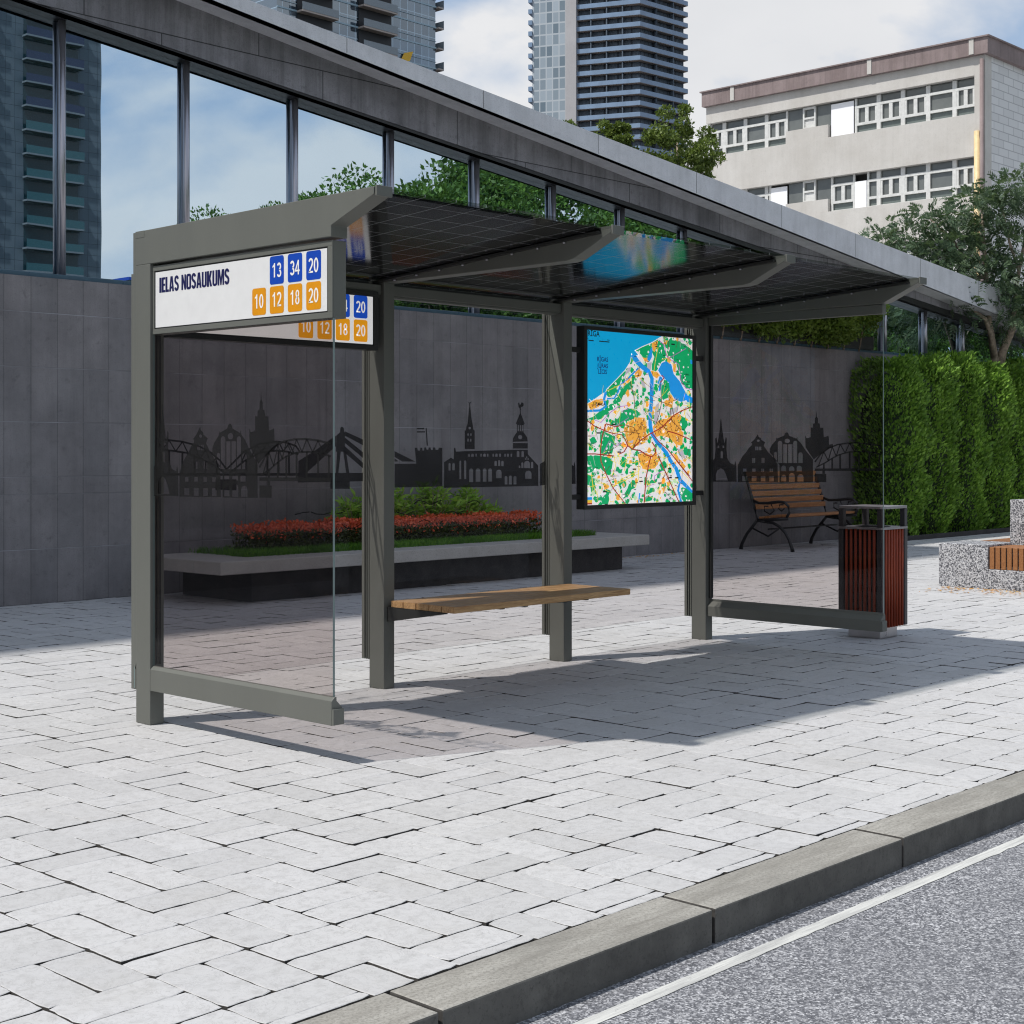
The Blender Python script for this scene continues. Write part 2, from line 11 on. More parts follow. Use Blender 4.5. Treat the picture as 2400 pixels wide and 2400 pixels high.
MAP={'sea': [[(-0.027,1.009),(0.692,1.052),(0.665,0.99),(0.597,0.96),(0.504,0.931),(0.432,0.904),(0.469,0.875),(0.412,0.876),(0.403,0.886),(0.39,0.834),(0.339,0.782),(0.255,0.723),(0.175,0.669),(0.164,0.651),(0.134,0.64),(0.069,0.608),(-0.027,0.58)]],'green': [[(0.432,0.904),(0.504,0.93),(0.597,0.959),(0.665,0.989),(0.68,0.964),(0.715,0.958),(0.721,0.921),(0.752,0.879),(0.692,0.847),(0.662,0.809),(0.633,0.786),(0.597,0.792),(0.597,0.828),(0.621,0.873),(0.597,0.908),(0.55,0.855),(0.516,0.861),(0.481,0.888)],[(0.715,0.98),(0.837,0.986),(0.91,0.968),(1.009,0.928),(1.009,0.691),(0.935,0.696),(0.885,0.728),(0.861,0.794),(0.837,0.853),(0.764,0.872),(0.739,0.922)],[(0.175,0.667),(0.255,0.721),(0.339,0.78),(0.367,0.769),(0.322,0.732),(0.277,0.688),(0.255,0.637),(0.189,0.622),(0.172,0.635)],[(0.277,0.624),(0.322,0.674),(0.378,0.712),(0.412,0.728),(0.435,0.714),(0.412,0.678),(0.367,0.655),(0.322,0.632),(0.3,0.596),(0.255,0.58),(0.222,0.587),(0.244,0.609)],[(0.005,0.492),(0.069,0.514),(0.167,0.572),(0.233,0.587),(0.255,0.567),(0.189,0.537),(0.124,0.494),(0.058,0.486),(0.005,0.475)],[(0.305,0.539),(0.367,0.562),(0.423,0.556),(0.469,0.542),(0.469,0.507),(0.412,0.498),(0.345,0.483),(0.3,0.461),(0.222,0.453),(0.2,0.467),(0.277,0.497)],[(0.692,0.715),(0.764,0.724),(0.776,0.666),(0.752,0.629),(0.704,0.613),(0.692,0.649)],[(0.873,0.535),(0.935,0.514),(0.959,0.47),(0.922,0.431),(0.873,0.453),(0.861,0.497)],[(0.124,0.431),(0.189,0.41),(0.255,0.397),(0.244,0.348),(0.178,0.291),(0.145,0.277),(0.118,0.305),(0.113,0.361)],[(0.001,0.284),(0.091,0.284),(0.178,0.277),(0.233,0.249),(0.222,0.206),(0.178,0.179),(0.145,0.193),(0.091,0.207),(0.058,0.194),(0.001,0.181)],[(0.001,0.181),(0.069,0.152),(0.08,0.096),(0.037,0.069),(0.026,0.111),(0.001,0.118)],[(0.124,0.032),(0.178,0.066),(0.2,0.03),(0.189,0.003),(0.134,0.004)],[(0.322,0.035),(0.367,0.091),(0.412,0.14),(0.446,0.133),(0.435,0.09),(0.39,0.062),(0.356,0.027)],[(0.597,0.138),(0.656,0.151),(0.644,0.123),(0.55,0.099),(0.544,0.109)],[(0.55,0.08),(0.644,0.093),(0.621,0.064),(0.539,0.052)],[(0.528,0.03),(0.609,0.043),(0.597,0.014),(0.528,0.007)],[(0.885,0.082),(0.972,0.088),(1.009,0.049),(0.997,-0.003),(0.91,-0.001),(0.885,0.037)],[(0.668,0.224),(0.715,0.254),(0.752,0.224),(0.727,0.187),(0.68,0.188)],[(0.91,0.32),(0.984,0.32),(0.984,0.283),(0.922,0.283)],[(0.015,0.382),(0.069,0.388),(0.091,0.361),(0.037,0.347)],[(0.322,0.248),(0.412,0.226),(0.378,0.205)],[(0.266,0.22),(0.322,0.206),(0.311,0.178),(0.255,0.192)]],'orange': [[(0.597,0.959),(0.656,0.973),(0.644,0.932),(0.621,0.902),(0.597,0.915)],[(0.423,0.778),(0.469,0.794),(0.504,0.781),(0.493,0.752),(0.435,0.743)],[(0.574,0.783),(0.644,0.786),(0.692,0.759),(0.644,0.743),(0.597,0.755)],[(0.8,0.844),(0.837,0.838),(0.837,0.786),(0.806,0.793)],[(0.345,0.462),(0.39,0.491),(0.458,0.506),(0.528,0.508),(0.55,0.464),(0.539,0.42),(0.562,0.377),(0.504,0.349),(0.435,0.333),(0.39,0.327),(0.356,0.376),(0.333,0.426)],[(0.609,0.458),(0.668,0.495),(0.739,0.503),(0.837,0.541),(0.885,0.528),(0.873,0.468),(0.91,0.424),(0.898,0.349),(0.837,0.327),(0.776,0.386),(0.692,0.4),(0.633,0.393)],[(0.458,0.29),(0.55,0.298),(0.621,0.276),(0.68,0.254),(0.621,0.203),(0.55,0.196),(0.481,0.233)],[(0.715,0.606),(0.776,0.655),(0.837,0.624),(0.787,0.57),(0.727,0.584)],[(0.8,0.298),(0.848,0.283),(0.935,0.215),(0.91,0.193),(0.837,0.245)],[(0.005,0.589),(0.08,0.605),(0.145,0.607),(0.134,0.571),(0.026,0.541)],[(0.715,0.98),(0.752,0.978),(0.739,0.952),(0.71,0.958)],[(0.504,0.867),(0.55,0.862),(0.528,0.84)],[(0.145,0.116),(0.189,0.123),(0.2,0.094),(0.156,0.085)],[(0.692,0.085),(0.739,0.099),(0.715,0.055)],[(0.178,0.446),(0.233,0.453),(0.233,0.432),(0.178,0.428)]],'grey': [[(0.481,0.737),(0.528,0.717),(0.539,0.681),(0.504,0.695)],[(0.55,0.833),(0.597,0.843),(0.585,0.791),(0.55,0.797)],[(0.633,0.582),(0.668,0.605),(0.656,0.495),(0.633,0.458),(0.615,0.494)],[(0.752,0.547),(0.812,0.571),(0.861,0.587),(0.848,0.549),(0.776,0.526)],[(0.367,0.362),(0.423,0.376),(0.412,0.355)],[(0.837,0.327),(0.898,0.32),(0.935,0.252),(0.885,0.275)],[(0.333,0.746),(0.39,0.777),(0.401,0.805),(0.367,0.797)]],'lake': [[(0.692,0.839),(0.733,0.852),(0.787,0.836),(0.812,0.777),(0.873,0.735),(0.91,0.692),(0.947,0.656),(0.959,0.626),(0.885,0.61),(0.824,0.623),(0.776,0.666),(0.764,0.724),(0.692,0.759),(0.656,0.794)],[(0.55,0.855),(0.585,0.922),(0.603,0.93),(0.597,0.871),(0.574,0.842)],[(0.91,0.655),(0.972,0.649),(0.999,0.639),(0.999,0.605),(0.947,0.611)],[(0.978,0.874),(0.999,0.867),(0.999,0.845),(0.981,0.848)],[(0.394,0.869),(0.44,0.827),(0.489,0.799),(0.548,0.772),(0.577,0.795),(0.519,0.821),(0.476,0.847),(0.431,0.887)],[(0.546,0.786),(0.58,0.739),(0.577,0.668),(0.574,0.596),(0.562,0.523),(0.562,0.464),(0.581,0.409),(0.63,0.357),(0.725,0.291),(0.76,0.248),(0.82,0.196),(0.857,0.129),(0.922,0.088),(0.997,0.048),(1.021,0.065),(0.947,0.104),(0.889,0.14),(0.853,0.206),(0.791,0.259),(0.754,0.304),(0.659,0.37),(0.614,0.418),(0.597,0.466),(0.597,0.522),(0.609,0.595),(0.612,0.668),(0.615,0.744),(0.578,0.795)],[(0.464,0.805),(0.406,0.766),(0.351,0.729),(0.293,0.698),(0.27,0.654),(0.24,0.62),(0.177,0.616),(0.179,0.606),(0.248,0.612),(0.285,0.651),(0.306,0.693),(0.361,0.722),(0.418,0.76),(0.475,0.798)],[(0.156,0.651),(0.14,0.607),(0.157,0.567),(0.11,0.549),(0.004,0.544),(0.005,0.53),(0.115,0.536),(0.177,0.563),(0.162,0.607),(0.178,0.647)],[(0.864,0.128),(0.845,0.067),(0.876,-0.008),(0.895,-0.007),(0.865,0.068),(0.882,0.125)],[(0.664,0.712),(0.687,0.756),(0.683,0.751),(0.66,0.671),(0.677,0.669),(0.7,0.751),(0.672,0.761),(0.649,0.715)],[(0.475,0.061),(0.464,0.003),(0.475,0.003),(0.487,0.059)]],'red': [[(-0.002,0.479),(0.067,0.448),(0.165,0.421),(0.232,0.408),(0.308,0.402),(0.34,0.375),(0.363,0.338),(0.411,0.316),(0.479,0.309),(0.548,0.28),(0.599,0.272),(0.638,0.297),(0.632,0.335),(0.602,0.365),(0.593,0.361),(0.622,0.333),(0.627,0.299),(0.596,0.279),(0.553,0.286),(0.483,0.316),(0.414,0.322),(0.371,0.343),(0.349,0.378),(0.313,0.407),(0.234,0.414),(0.169,0.427),(0.071,0.454),(0.003,0.484)],[(0.001,0.289),(0.069,0.289),(0.145,0.284),(0.243,0.277),(0.245,0.283),(0.146,0.291),(0.069,0.296),(0.001,0.296)],[(0.162,0.467),(0.13,0.397),(0.113,0.312),(0.119,0.249),(0.163,0.178),(0.229,0.092),(0.34,-0.003),(0.348,0.001),(0.237,0.095),(0.171,0.18),(0.128,0.25),(0.123,0.312),(0.139,0.396),(0.172,0.465)],[(0.416,0.317),(0.484,0.367),(0.577,0.407),(0.695,0.448),(0.815,0.524),(0.9,0.555),(1.001,0.579),(0.997,0.585),(0.895,0.561),(0.809,0.529),(0.688,0.453),(0.571,0.413),(0.478,0.372),(0.408,0.321)],[(0.594,0.412),(0.664,0.361),(0.748,0.317),(0.832,0.251),(0.918,0.184),(0.995,0.123),(1.003,0.127),(0.926,0.188),(0.841,0.255),(0.755,0.321),(0.671,0.365),(0.601,0.416)],[(0.58,0.277),(0.557,0.218),(0.533,0.146),(0.517,0.002),(0.527,0.001),(0.544,0.146),(0.567,0.217),(0.59,0.275)],[(0.651,0.282),(0.687,0.23),(0.747,0.149),(0.856,-0.001),(0.865,0.002),(0.756,0.151),(0.697,0.233),(0.661,0.284)],[(0.684,0.72),(0.721,0.752),(0.695,0.769),(0.688,0.764),(0.71,0.753),(0.676,0.723)],[(0.165,0.464),(0.255,0.447),(0.323,0.459),(0.321,0.464),(0.255,0.453),(0.169,0.47)],[(0.362,0.343),(0.329,0.307),(0.286,0.294),(0.29,0.288),(0.337,0.303),(0.371,0.339)],[(0.75,0.426),(0.834,0.413),(0.982,0.376),(0.986,0.382),(0.838,0.419),(0.753,0.433)]],'brown': [[(0.677,0.714),(0.688,0.605),(0.665,0.532),(0.63,0.466),(0.635,0.464),(0.671,0.531),(0.694,0.605),(0.682,0.715)],[(0.483,0.37),(0.472,0.406),(0.425,0.45),(0.345,0.464),(0.344,0.46),(0.422,0.447),(0.467,0.405),(0.478,0.37)],[(0.754,0.879),(0.766,0.982),(0.76,0.982),(0.749,0.879)],[(0.654,0.486),(0.737,0.436),(0.785,0.363),(0.791,0.365),(0.742,0.438),(0.658,0.489)],[(0.773,0.57),(0.785,0.496),(0.883,0.437),(0.887,0.44),(0.791,0.497),(0.779,0.57)],[(0.387,0.719),(0.421,0.635),(0.432,0.563),(0.438,0.563),(0.427,0.635),(0.392,0.72)],[(0.415,0.319),(0.472,0.398),(0.467,0.399),(0.41,0.32)],[(0.322,0.424),(0.481,0.411),(0.482,0.415),(0.323,0.427)],[(0.458,0.296),(0.551,0.303),(0.55,0.307),(0.457,0.299)],[(0.691,0.603),(0.786,0.584),(0.809,0.526),(0.815,0.527),(0.79,0.586),(0.693,0.607)],[(0.834,0.252),(0.97,0.154),(0.974,0.157),(0.838,0.254)]],'yellow': [[(0.235,0.099),(0.323,0.147),(0.472,0.189),(0.506,0.239),(0.501,0.241),(0.467,0.191),(0.32,0.151),(0.231,0.102)],[(0.234,0.106),(0.471,0.173),(0.468,0.177),(0.231,0.109)],[(0.356,0.232),(0.47,0.245),(0.469,0.25),(0.355,0.235)],[(0.035,0.18),(0.045,0.124),(0.088,0.053),(0.093,0.055),(0.05,0.125),(0.04,0.18)],[(0.224,0.163),(0.257,0.22),(0.246,0.277),(0.241,0.277),(0.252,0.221),(0.219,0.165)],[(0.364,0.277),(0.33,0.192),(0.336,0.19),(0.37,0.276)],[(0.189,0.409),(0.367,0.425),(0.367,0.428),(0.188,0.412)],[(0.297,0.562),(0.241,0.503),(0.246,0.502),(0.301,0.559)],[(0.179,0.655),(0.323,0.701),(0.321,0.705),(0.177,0.658)],[(0.907,0.573),(0.932,0.497),(0.998,0.491),(1.0,0.494),(0.937,0.5),(0.913,0.574)],[(0.788,0.134),(0.847,0.14),(0.858,0.112),(0.864,0.113),(0.85,0.143),(0.787,0.137)],[(0.001,0.574),(0.146,0.591),(0.145,0.594),(0.0,0.577)],[(0.693,0.86),(0.752,0.87),(0.751,0.873),(0.691,0.863)],[(0.612,0.755),(0.635,0.859),(0.659,0.932),(0.653,0.933),(0.63,0.859),(0.606,0.756)],[(0.644,0.274),(0.749,0.266),(0.749,0.202),(0.754,0.201),(0.754,0.269),(0.644,0.277)],[(0.883,0.184),(0.957,0.139),(0.962,0.141),(0.887,0.187)],[(0.091,0.15),(0.167,0.156),(0.167,0.16),(0.091,0.153)],[(0.467,0.247),(0.467,0.147),(0.433,0.091),(0.438,0.089),(0.472,0.146),(0.472,0.247)]],'violet': [[(0.662,0.975),(0.713,0.949),(0.737,0.885),(0.761,0.867),(0.766,0.87),(0.743,0.887),(0.718,0.952),(0.666,0.979)],[(0.765,0.871),(0.936,0.937),(0.933,0.941),(0.762,0.873)],[(0.762,0.866),(0.858,0.838),(0.882,0.735),(0.932,0.691),(0.998,0.685),(1.0,0.69),(0.936,0.695),(0.888,0.737),(0.864,0.84),(0.765,0.87)],[(0.069,0.485),(0.124,0.471),(0.191,0.522),(0.279,0.565),(0.367,0.574),(0.365,0.556),(0.319,0.547),(0.376,0.506),(0.253,0.455),(0.257,0.452),(0.381,0.504),(0.324,0.547),(0.369,0.553),(0.367,0.578),(0.276,0.569),(0.187,0.525),(0.122,0.475),(0.07,0.488)],[(0.147,0.297),(0.201,0.367),(0.254,0.338),(0.312,0.353),(0.31,0.356),(0.256,0.342),(0.198,0.37),(0.142,0.299)],[(0.624,0.13),(0.623,0.158),(0.693,0.186),(0.69,0.19),(0.618,0.161),(0.618,0.13)],[(0.539,0.093),(0.622,0.11),(0.62,0.113),(0.538,0.096)]]}
MTX=[('RĪGA',(0.007,0.966),0.032,'k'),('RĪGAS',(0.089,0.825),0.0255,'n'),('JŪRAS',(0.089,0.788),0.0255,'n'),('LĪCIS',(0.097,0.754),0.0255,'n'),('JŪRMALA',(0.05,0.571),0.019,'k'),('CARNIKAVAS',(0.848,0.978),0.0105,'v'),('PAGASTS',(0.885,0.955),0.0105,'v'),('GARKA',(0.92,0.774),0.0105,'k'),('PAGA',(0.937,0.73),0.0105,'k'),('MĀRUPES',(0.205,0.189),0.0115,'v'),('PAGASTS',(0.208,0.159),0.0115,'v'),('BABĪTES',(0.009,0.39),0.0105,'v'),('PAGASTS',(0.009,0.347),0.0105,'v'),('ĶEKAVAS',(0.739,0.04),0.0105,'v'),('PAGASTS',(0.739,0.013),0.0105,'v'),('0',(0.005,0.946),0.009,'k'),('1',(0.049,0.946),0.009,'k'),('2',(0.093,0.947),0.009,'k'),('3',(0.137,0.947),0.009,'k'),('4 km',(0.178,0.947),0.009,'k'),('-',(0.086,0.409),0.0,'d'),('-',(0.222,0.46),0.0,'d'),('-',(0.178,0.294),0.0,'d'),('-',(0.412,0.198),0.0,'d'),('-',(0.475,0.125),0.0,'d'),('-',(0.14,0.07),0.0,'d'),('-',(0.656,0.112),0.0,'d'),('-',(0.752,0.198),0.0,'d'),('-',(0.752,0.069),0.0,'d'),('-',(0.787,0.954),0.0,'d'),('-',(0.758,0.143),0.0,'d'),('-',(0.824,0.142),0.0,'d'),('-',(0.272,0.299),0.0,'d')]
EXPO=-0.10
CLOUD_OFF=(0.3,0.1,0.0)
# ------------------------------------------------------------------ helpers
class MB:
    """collects faces, links them as one mesh object"""
    def __init__(s): s.v=[]; s.f=[]; s.m=[]; s.sm=[]
    def add(s,vs,fs,mi=0,sm=False):
        n=len(s.v); s.v+= [tuple(q) for q in vs]
        s.f+= [tuple(i+n for i in f) for f in fs]; s.m+=[mi]*len(fs); s.sm+=[sm]*len(fs); return s
    def box(s,x0,x1,y0,y1,z0,z1,mi=0):
        return s.add([(x0,y0,z0),(x1,y0,z0),(x1,y1,z0),(x0,y1,z0),(x0,y0,z1),(x1,y0,z1),(x1,y1,z1),(x0,y1,z1)],
            [(3,2,1,0),(4,5,6,7),(0,1,5,4),(1,2,6,5),(2,3,7,6),(3,0,4,7)],mi)
    def prism(s,pts,axis,a,b,mi=0):
        """polygon pts (u,v) swept along axis from a to b; axis x: (y,z), y: (x,z), z: (x,y)"""
        def P(u,v,t): return (t,u,v) if axis=='x' else (u,t,v) if axis=='y' else (u,v,t)
        n=len(pts); vs=[P(u,v,a) for u,v in pts]+[P(u,v,b) for u,v in pts]
        tri=tessellate_polygon([[Vector((u,v,0)) for u,v in pts]])
        fs=[t for t in tri]+[tuple(i+n for i in reversed(t)) for t in tri]
        fs+=[(i,(i+1)%n,(i+1)%n+n,i+n) for i in range(n)]
        return s.add(vs,fs,mi)
    def poly(s,polys,fn,mi=0):
        """flat polygon with holes, 2D->3D by fn"""
        tri=tessellate_polygon([[Vector((u,v,0)) for u,v in p] for p in polys])
        vs=[fn(u,v) for p in polys for u,v in p]
        return s.add(vs,[tuple(t) for t in tri],mi)
    def tube(s,pts,rad,n=8,mi=0,cap=True):
        pts=[Vector(p) for p in pts]; rings=[]; vs=[]
        for i,p in enumerate(pts):
            d=(pts[min(i+1,len(pts)-1)]-pts[max(i-1,0)]).normalized()
            u=d.cross(Vector((0,0,1)));
            if u.length<1e-3: u=d.cross(Vector((0,1,0)))
            u.normalize(); w=d.cross(u); r=rad[i] if isinstance(rad,(list,tuple)) else rad
            vs+=[p+(u*math.cos(2*math.pi*k/n)+w*math.sin(2*math.pi*k/n))*r for k in range(n)]
        fs=[]
        for i in range(len(pts)-1):
            for k in range(n):
                a=i*n+k; b=i*n+(k+1)%n; fs.append((a,b,b+n,a+n))
        if cap: fs+=[tuple(range(n-1,-1,-1)),tuple(range((len(pts)-1)*n,len(pts)*n))]
        return s.add(vs,fs,mi,True)
    def build(s,name,mats,parent=None,bevel=0,recalc=True):
        me=bpy.data.meshes.new(name); me.from_pydata(s.v,[],s.f)
        if not isinstance(mats,(list,tuple)): mats=[mats]
        for m in mats: me.materials.append(m)
        me.polygons.foreach_set('material_index',s.m); me.polygons.foreach_set('use_smooth',s.sm)
        if recalc:
            bm=bmesh.new(); bm.from_mesh(me); bmesh.ops.recalc_face_normals(bm,faces=bm.faces); bm.to_mesh(me); bm.free()
        me.update()
        o=bpy.data.objects.new(name,me); COL.objects.link(o)
        if parent: 
            o.parent=parent
        if bevel:
            b=o.modifiers.new('bevel','BEVEL'); b.width=bevel; b.segments=2; b.limit_method='ANGLE'; b.angle_limit=R(40)
        return o
def tag(o,label=None,cat=None,group=None,kind=None):
    if label: o['label']=label
    if cat: o['category']=cat
    if group: o['group']=group
    if kind: o['kind']=kind
    return o
def thing(name,label,cat,group=None,loc=(0,0,0)):
    o=bpy.data.objects.new(name,None); o.empty_display_size=.2; COL.objects.link(o); o.location=loc
    return tag(o,label,cat,group)
def lab(o,l): o['label']=l; return o
def copy_tree(o,loc=None,parent=None):
    c=o.copy(); COL.objects.link(c)
    if parent: c.parent=parent
    if loc is not None: c.location=loc
    for ch in list(o.children): copy_tree(ch,None,c)
    return c
_tc={}
def text_tris(t,bold=0.0):
    """letters as flat triangles in the unit of the font size"""
    k=(t,bold)
    if k in _tc: return _tc[k]
    c=bpy.data.curves.new('t','FONT'); c.body=t; c.size=1; c.offset=bold; c.resolution_u=3
    o=bpy.data.objects.new('t',c); COL.objects.link(o)
    dg=bpy.context.evaluated_depsgraph_get(); me=bpy.data.meshes.new_from_object(o.evaluated_get(dg))
    vs=[(v.co.x,v.co.y) for v in me.vertices]; fs=[tuple(p.vertices) for p in me.polygons]
    bpy.data.objects.remove(o); bpy.data.curves.remove(c); bpy.data.meshes.remove(me)
    _tc[k]=(vs,fs); return vs,fs
def put_text(mb,t,fn,u0,v0,w=None,h=None,bold=0.0,mi=0,centre=False,sx=1.0):
    vs,fs=text_tris(t,bold)
    x0=min(v[0] for v in vs); x1=max(v[0] for v in vs); y0=min(v[1] for v in vs); y1=max(v[1] for v in vs)
    base=0 if not w or not h else y0
    if h is not None and w is not None: kx=w/(x1-x0); ky=h/(y1-y0)
    else: ky=h/0.70; kx=ky*sx; base=0
    ox=x0
    if centre: u0-=kx*(x1-x0)/2
    mb.add([fn(u0+(x-ox)*kx,v0+(y-base)*ky) for x,y in vs],fs,mi)
# ------------------------------------------------------------------ materials
def srgb(h):
    if isinstance(h,str): h=[int(h[i:i+2],16)/255 for i in (0,2,4)]
    return tuple(c/12.92 if c<=.04045 else ((c+.055)/1.055)**2.4 for c in h)
def newmat(name):
    m=bpy.data.materials.new(name); m.use_nodes=True; nt=m.node_tree; nt.nodes.clear()
    out=nt.nodes.new('ShaderNodeOutputMaterial')
    class N: pass
    n=N(); n.m=m; n.nt=nt; n.out=out
    def nd(t,**k):
        x=nt.nodes.new('ShaderNode'+t)
        for a,b in k.items():
            if a.startswith('i_'): x.inputs[a[2:].replace('_',' ')].default_value=b
            else: setattr(x,a,b)
        return x
    n.nd=nd; n.ln=lambda a,b: nt.links.new(a,b)
    def math_(op,a,b=None,c=None):
        x=nd('Math',operation=op)
        for i,q in enumerate((a,b,c)):
            if q is None: continue
            if isinstance(q,(int,float)): x.inputs[i].default_value=q
            else: nt.links.new(q,x.inputs[i])
        return x.outputs[0]
    n.math=math_
    def mix(f,a,b):
        x=nd('Mix',data_type='RGBA')
        for i,q in ((0,f),(6,a),(7,b)):
            if isinstance(q,(int,float)): x.inputs[i].default_value=q
            elif isinstance(q,tuple): x.inputs[i].default_value=(*q[:3],1)
            else: nt.links.new(q,x.inputs[i])
        return x.outputs[2]
    n.mix=mix
    def noise(scale,detail=4,rough=.55,vec=None,dist=0):
        x=nd('TexNoise'); x.inputs['Scale'].default_value=scale; x.inputs['Detail'].default_value=detail; x.inputs['Roughness'].default_value=rough; x.inputs['Distortion'].default_value=dist
        if vec is not None: nt.links.new(vec,x.inputs['Vector'])
        return x.outputs[0]
    n.noise=noise
    n.coord=lambda w='Object': nd('TexCoord').outputs[w]
    def scaled(v,sc,rot=(0,0,0),loc=(0,0,0)):
        x=nd('Mapping'); x.inputs['Scale'].default_value=sc; x.inputs['Rotation'].default_value=rot; x.inputs['Location'].default_value=loc; nt.links.new(v,x.inputs['Vector']); return x.outputs[0]
    n.scaled=scaled
    def ramp(f,stops):
        x=nd('ValToRGB'); e=x.color_ramp.elements
        while len(e)<len(stops): e.new(.5)
        for i,(p,c) in enumerate(stops): e[i].position=p; e[i].color=(*c,1) if isinstance(c,tuple) else (c,c,c,1)
        nt.links.new(f,x.inputs[0]); return x.outputs[0]
    n.ramp=ramp
    def pr(color,rough=.5,metal=0,spec=.5,normal=None,emit=None,es=0,coat=0):
        x=nd('BsdfPrincipled')
        for k,q in (('Base Color',color),('Roughness',rough),('Metallic',metal),('Specular IOR Level',spec),('Emission Color',emit),('Emission Strength',es),('Coat Weight',coat),('Normal',normal)):
            if q is None: continue
            if isinstance(q,tuple): x.inputs[k].default_value=(*q[:3],1)
            elif isinstance(q,(int,float)): x.inputs[k].default_value=q
            else: nt.links.new(q,x.inputs[k])
        return x.outputs[0]
    n.pr=pr
    def bump(h,strength=.3,dist=.01):
        x=nd('Bump'); x.inputs['Strength'].default_value=strength; x.inputs['Distance'].default_value=dist; nt.links.new(h,x.inputs['Height']); return x.outputs[0]
    n.bump=bump
    n.done=lambda sh: (nt.links.new(sh,out.inputs['Surface']),m)[1]
    return n
def mul(c,k): return tuple(q*k for q in c)
def simple(name,c,rough=.5,metal=0,var=.12,scale=6,bump=0,spec=.5,bscale=60,emit=0,coat=0):
    n=newmat(name); co=n.coord()
    f=n.noise(scale,5,.6,co)
    f=n.ramp(f,[(.3,0.),(.7,1.)])
    col=n.mix(f,mul(c,1-var),mul(c,1+var))
    nm=n.bump(n.noise(bscale,4,.6,co),bump,.004) if bump else None
    r=n.math('ADD',n.math('MULTIPLY',n.noise(scale*2.3,3,.5,co),.16),rough-.08)
    return n.done(n.pr(col,r,metal,spec,nm,emit=col if emit else None,es=emit,coat=coat))
def flat(name,c,rough=.45,emit=0): return simple(name,c,rough,var=.03,scale=14,emit=emit)
# painted metal of the shelter
def m_paint(name,c,rough):
    n=newmat(name); co=n.coord()
    f=n.noise(3,6,.6,n.scaled(co,(1,1,.25)))
    col=n.mix(n.ramp(f,[(.35,0.),(.75,1.)]),mul(c,.93),mul(c,1.06))
    dust=n.ramp(n.noise(90,2,.5,co),[(.5,0.),(.85,.35)])
    col=n.mix(dust,col,mul(c,1.12))
    return n.done(n.pr(col,n.math('ADD',n.math('MULTIPLY',f,.2),rough),.08,.3,n.bump(n.noise(900,2,.5,co),.06,.001)))
M={}
M['paint']=m_paint('olive_grey_powder_coat',(.134,.138,.124),.36)
M['paint_dark']=m_paint('dark_grey_powder_coat',(.030,.031,.030),.36)
M['black']=simple('black_rubber',(.008,.008,.008),.6)
def m_glass(name,tint,spec=1.0,rough=0.0):
    n=newmat(name)
    t=n.nd('BsdfTransparent'); t.inputs[0].default_value=(*tint,1)
    g=n.nd('BsdfGlossy'); g.inputs['Roughness'].default_value=rough; g.inputs[0].default_value=(.9,.95,1,1)
    fr=n.nd('Fresnel'); fr.inputs['IOR'].default_value=1.32
    bf=n.nd('NewGeometry').outputs['Backfacing']; f=n.math('MULTIPLY',n.math('MULTIPLY',fr.outputs[0],spec),n.math('SUBTRACT',1.,bf))
    x=n.nd('MixShader'); n.ln(f,x.inputs[0]); n.ln(t.outputs[0],x.inputs[1]); n.ln(g.outputs[0],x.inputs[2])
    return n.done(x.outputs[0])
M['glass']=m_glass('bronze_tinted_glass',(.81,.775,.765),.55)
M['glass_rear']=m_glass('pale_tinted_glass',(.915,.90,.90),.55)
M['edge']=simple('polished_glass_edge',(.16,.21,.205),.12,var=.05)
n=newmat('printed_film')
t=n.nd('BsdfTransparent'); t.inputs[0].default_value=(.85,.85,.87,1)
d=n.pr((.008,.008,.008),.6,0,.15)
x=n.nd('MixShader'); x.inputs[0].default_value=.80; n.ln(t.outputs[0],x.inputs[1]); n.ln(d,x.inputs[2]); M['film']=n.done(x.outputs[0])
# photovoltaic roof glass
n=newmat('photovoltaic_glass'); co=n.coord(); sp=n.nd('SeparateXYZ'); n.ln(co,sp.inputs[0])
def gap(v,p,off,g):
    f=n.math('FRACT',n.math('DIVIDE',n.math('ADD',v,off),p))
    return n.math('LESS_THAN',f,g/p)
gx=gap(sp.outputs[0],.1945,10+.012,.0060); gy=gap(sp.outputs[1],.1875,10+.012,.0050)
bus=gap(sp.outputs[0],.0389,10.021,.0011)
front=n.math('LESS_THAN',sp.outputs[1],-1.655); back=n.math('GREATER_THAN',sp.outputs[1],.075)
clear=n.math('MAXIMUM',n.math('MAXIMUM',gx,gy),n.math('MAXIMUM',front,back))
lines=n.math('MAXIMUM',gx,gy)
cell=n.pr((.006,.006,.007),.12,0,.26)
tt=n.nd('BsdfTransparent'); tt.inputs[0].default_value=(.02,.022,.024,1)
cx=n.nd('AddShader'); n.ln(cell,cx.inputs[0]); n.ln(tt.outputs[0],cx.inputs[1])
tc=n.nd('BsdfTransparent'); tc.inputs[0].default_value=(.72,.73,.72,1)
gc=n.nd('BsdfGlossy'); gc.inputs['Roughness'].default_value=.02
fr=n.nd('Fresnel'); fr.inputs['IOR'].default_value=1.4
gm=n.nd('MixShader'); n.ln(n.math('MULTIPLY',fr.outputs[0],n.math('SUBTRACT',1.,n.nd('NewGeometry').outputs['Backfacing'])),gm.inputs[0]); n.ln(tc.outputs[0],gm.inputs[1]); n.ln(gc.outputs[0],gm.inputs[2])
wl=n.pr((.35,.37,.38),.35,0,.4); wm=n.nd('MixShader'); wm.inputs[0].default_value=.45; n.ln(gm.outputs[0],wm.inputs[1]); n.ln(wl,wm.inputs[2])
lm=n.nd('MixShader'); n.ln(lines,lm.inputs[0]); n.ln(gm.outputs[0],lm.inputs[1]); n.ln(wm.outputs[0],lm.inputs[2])
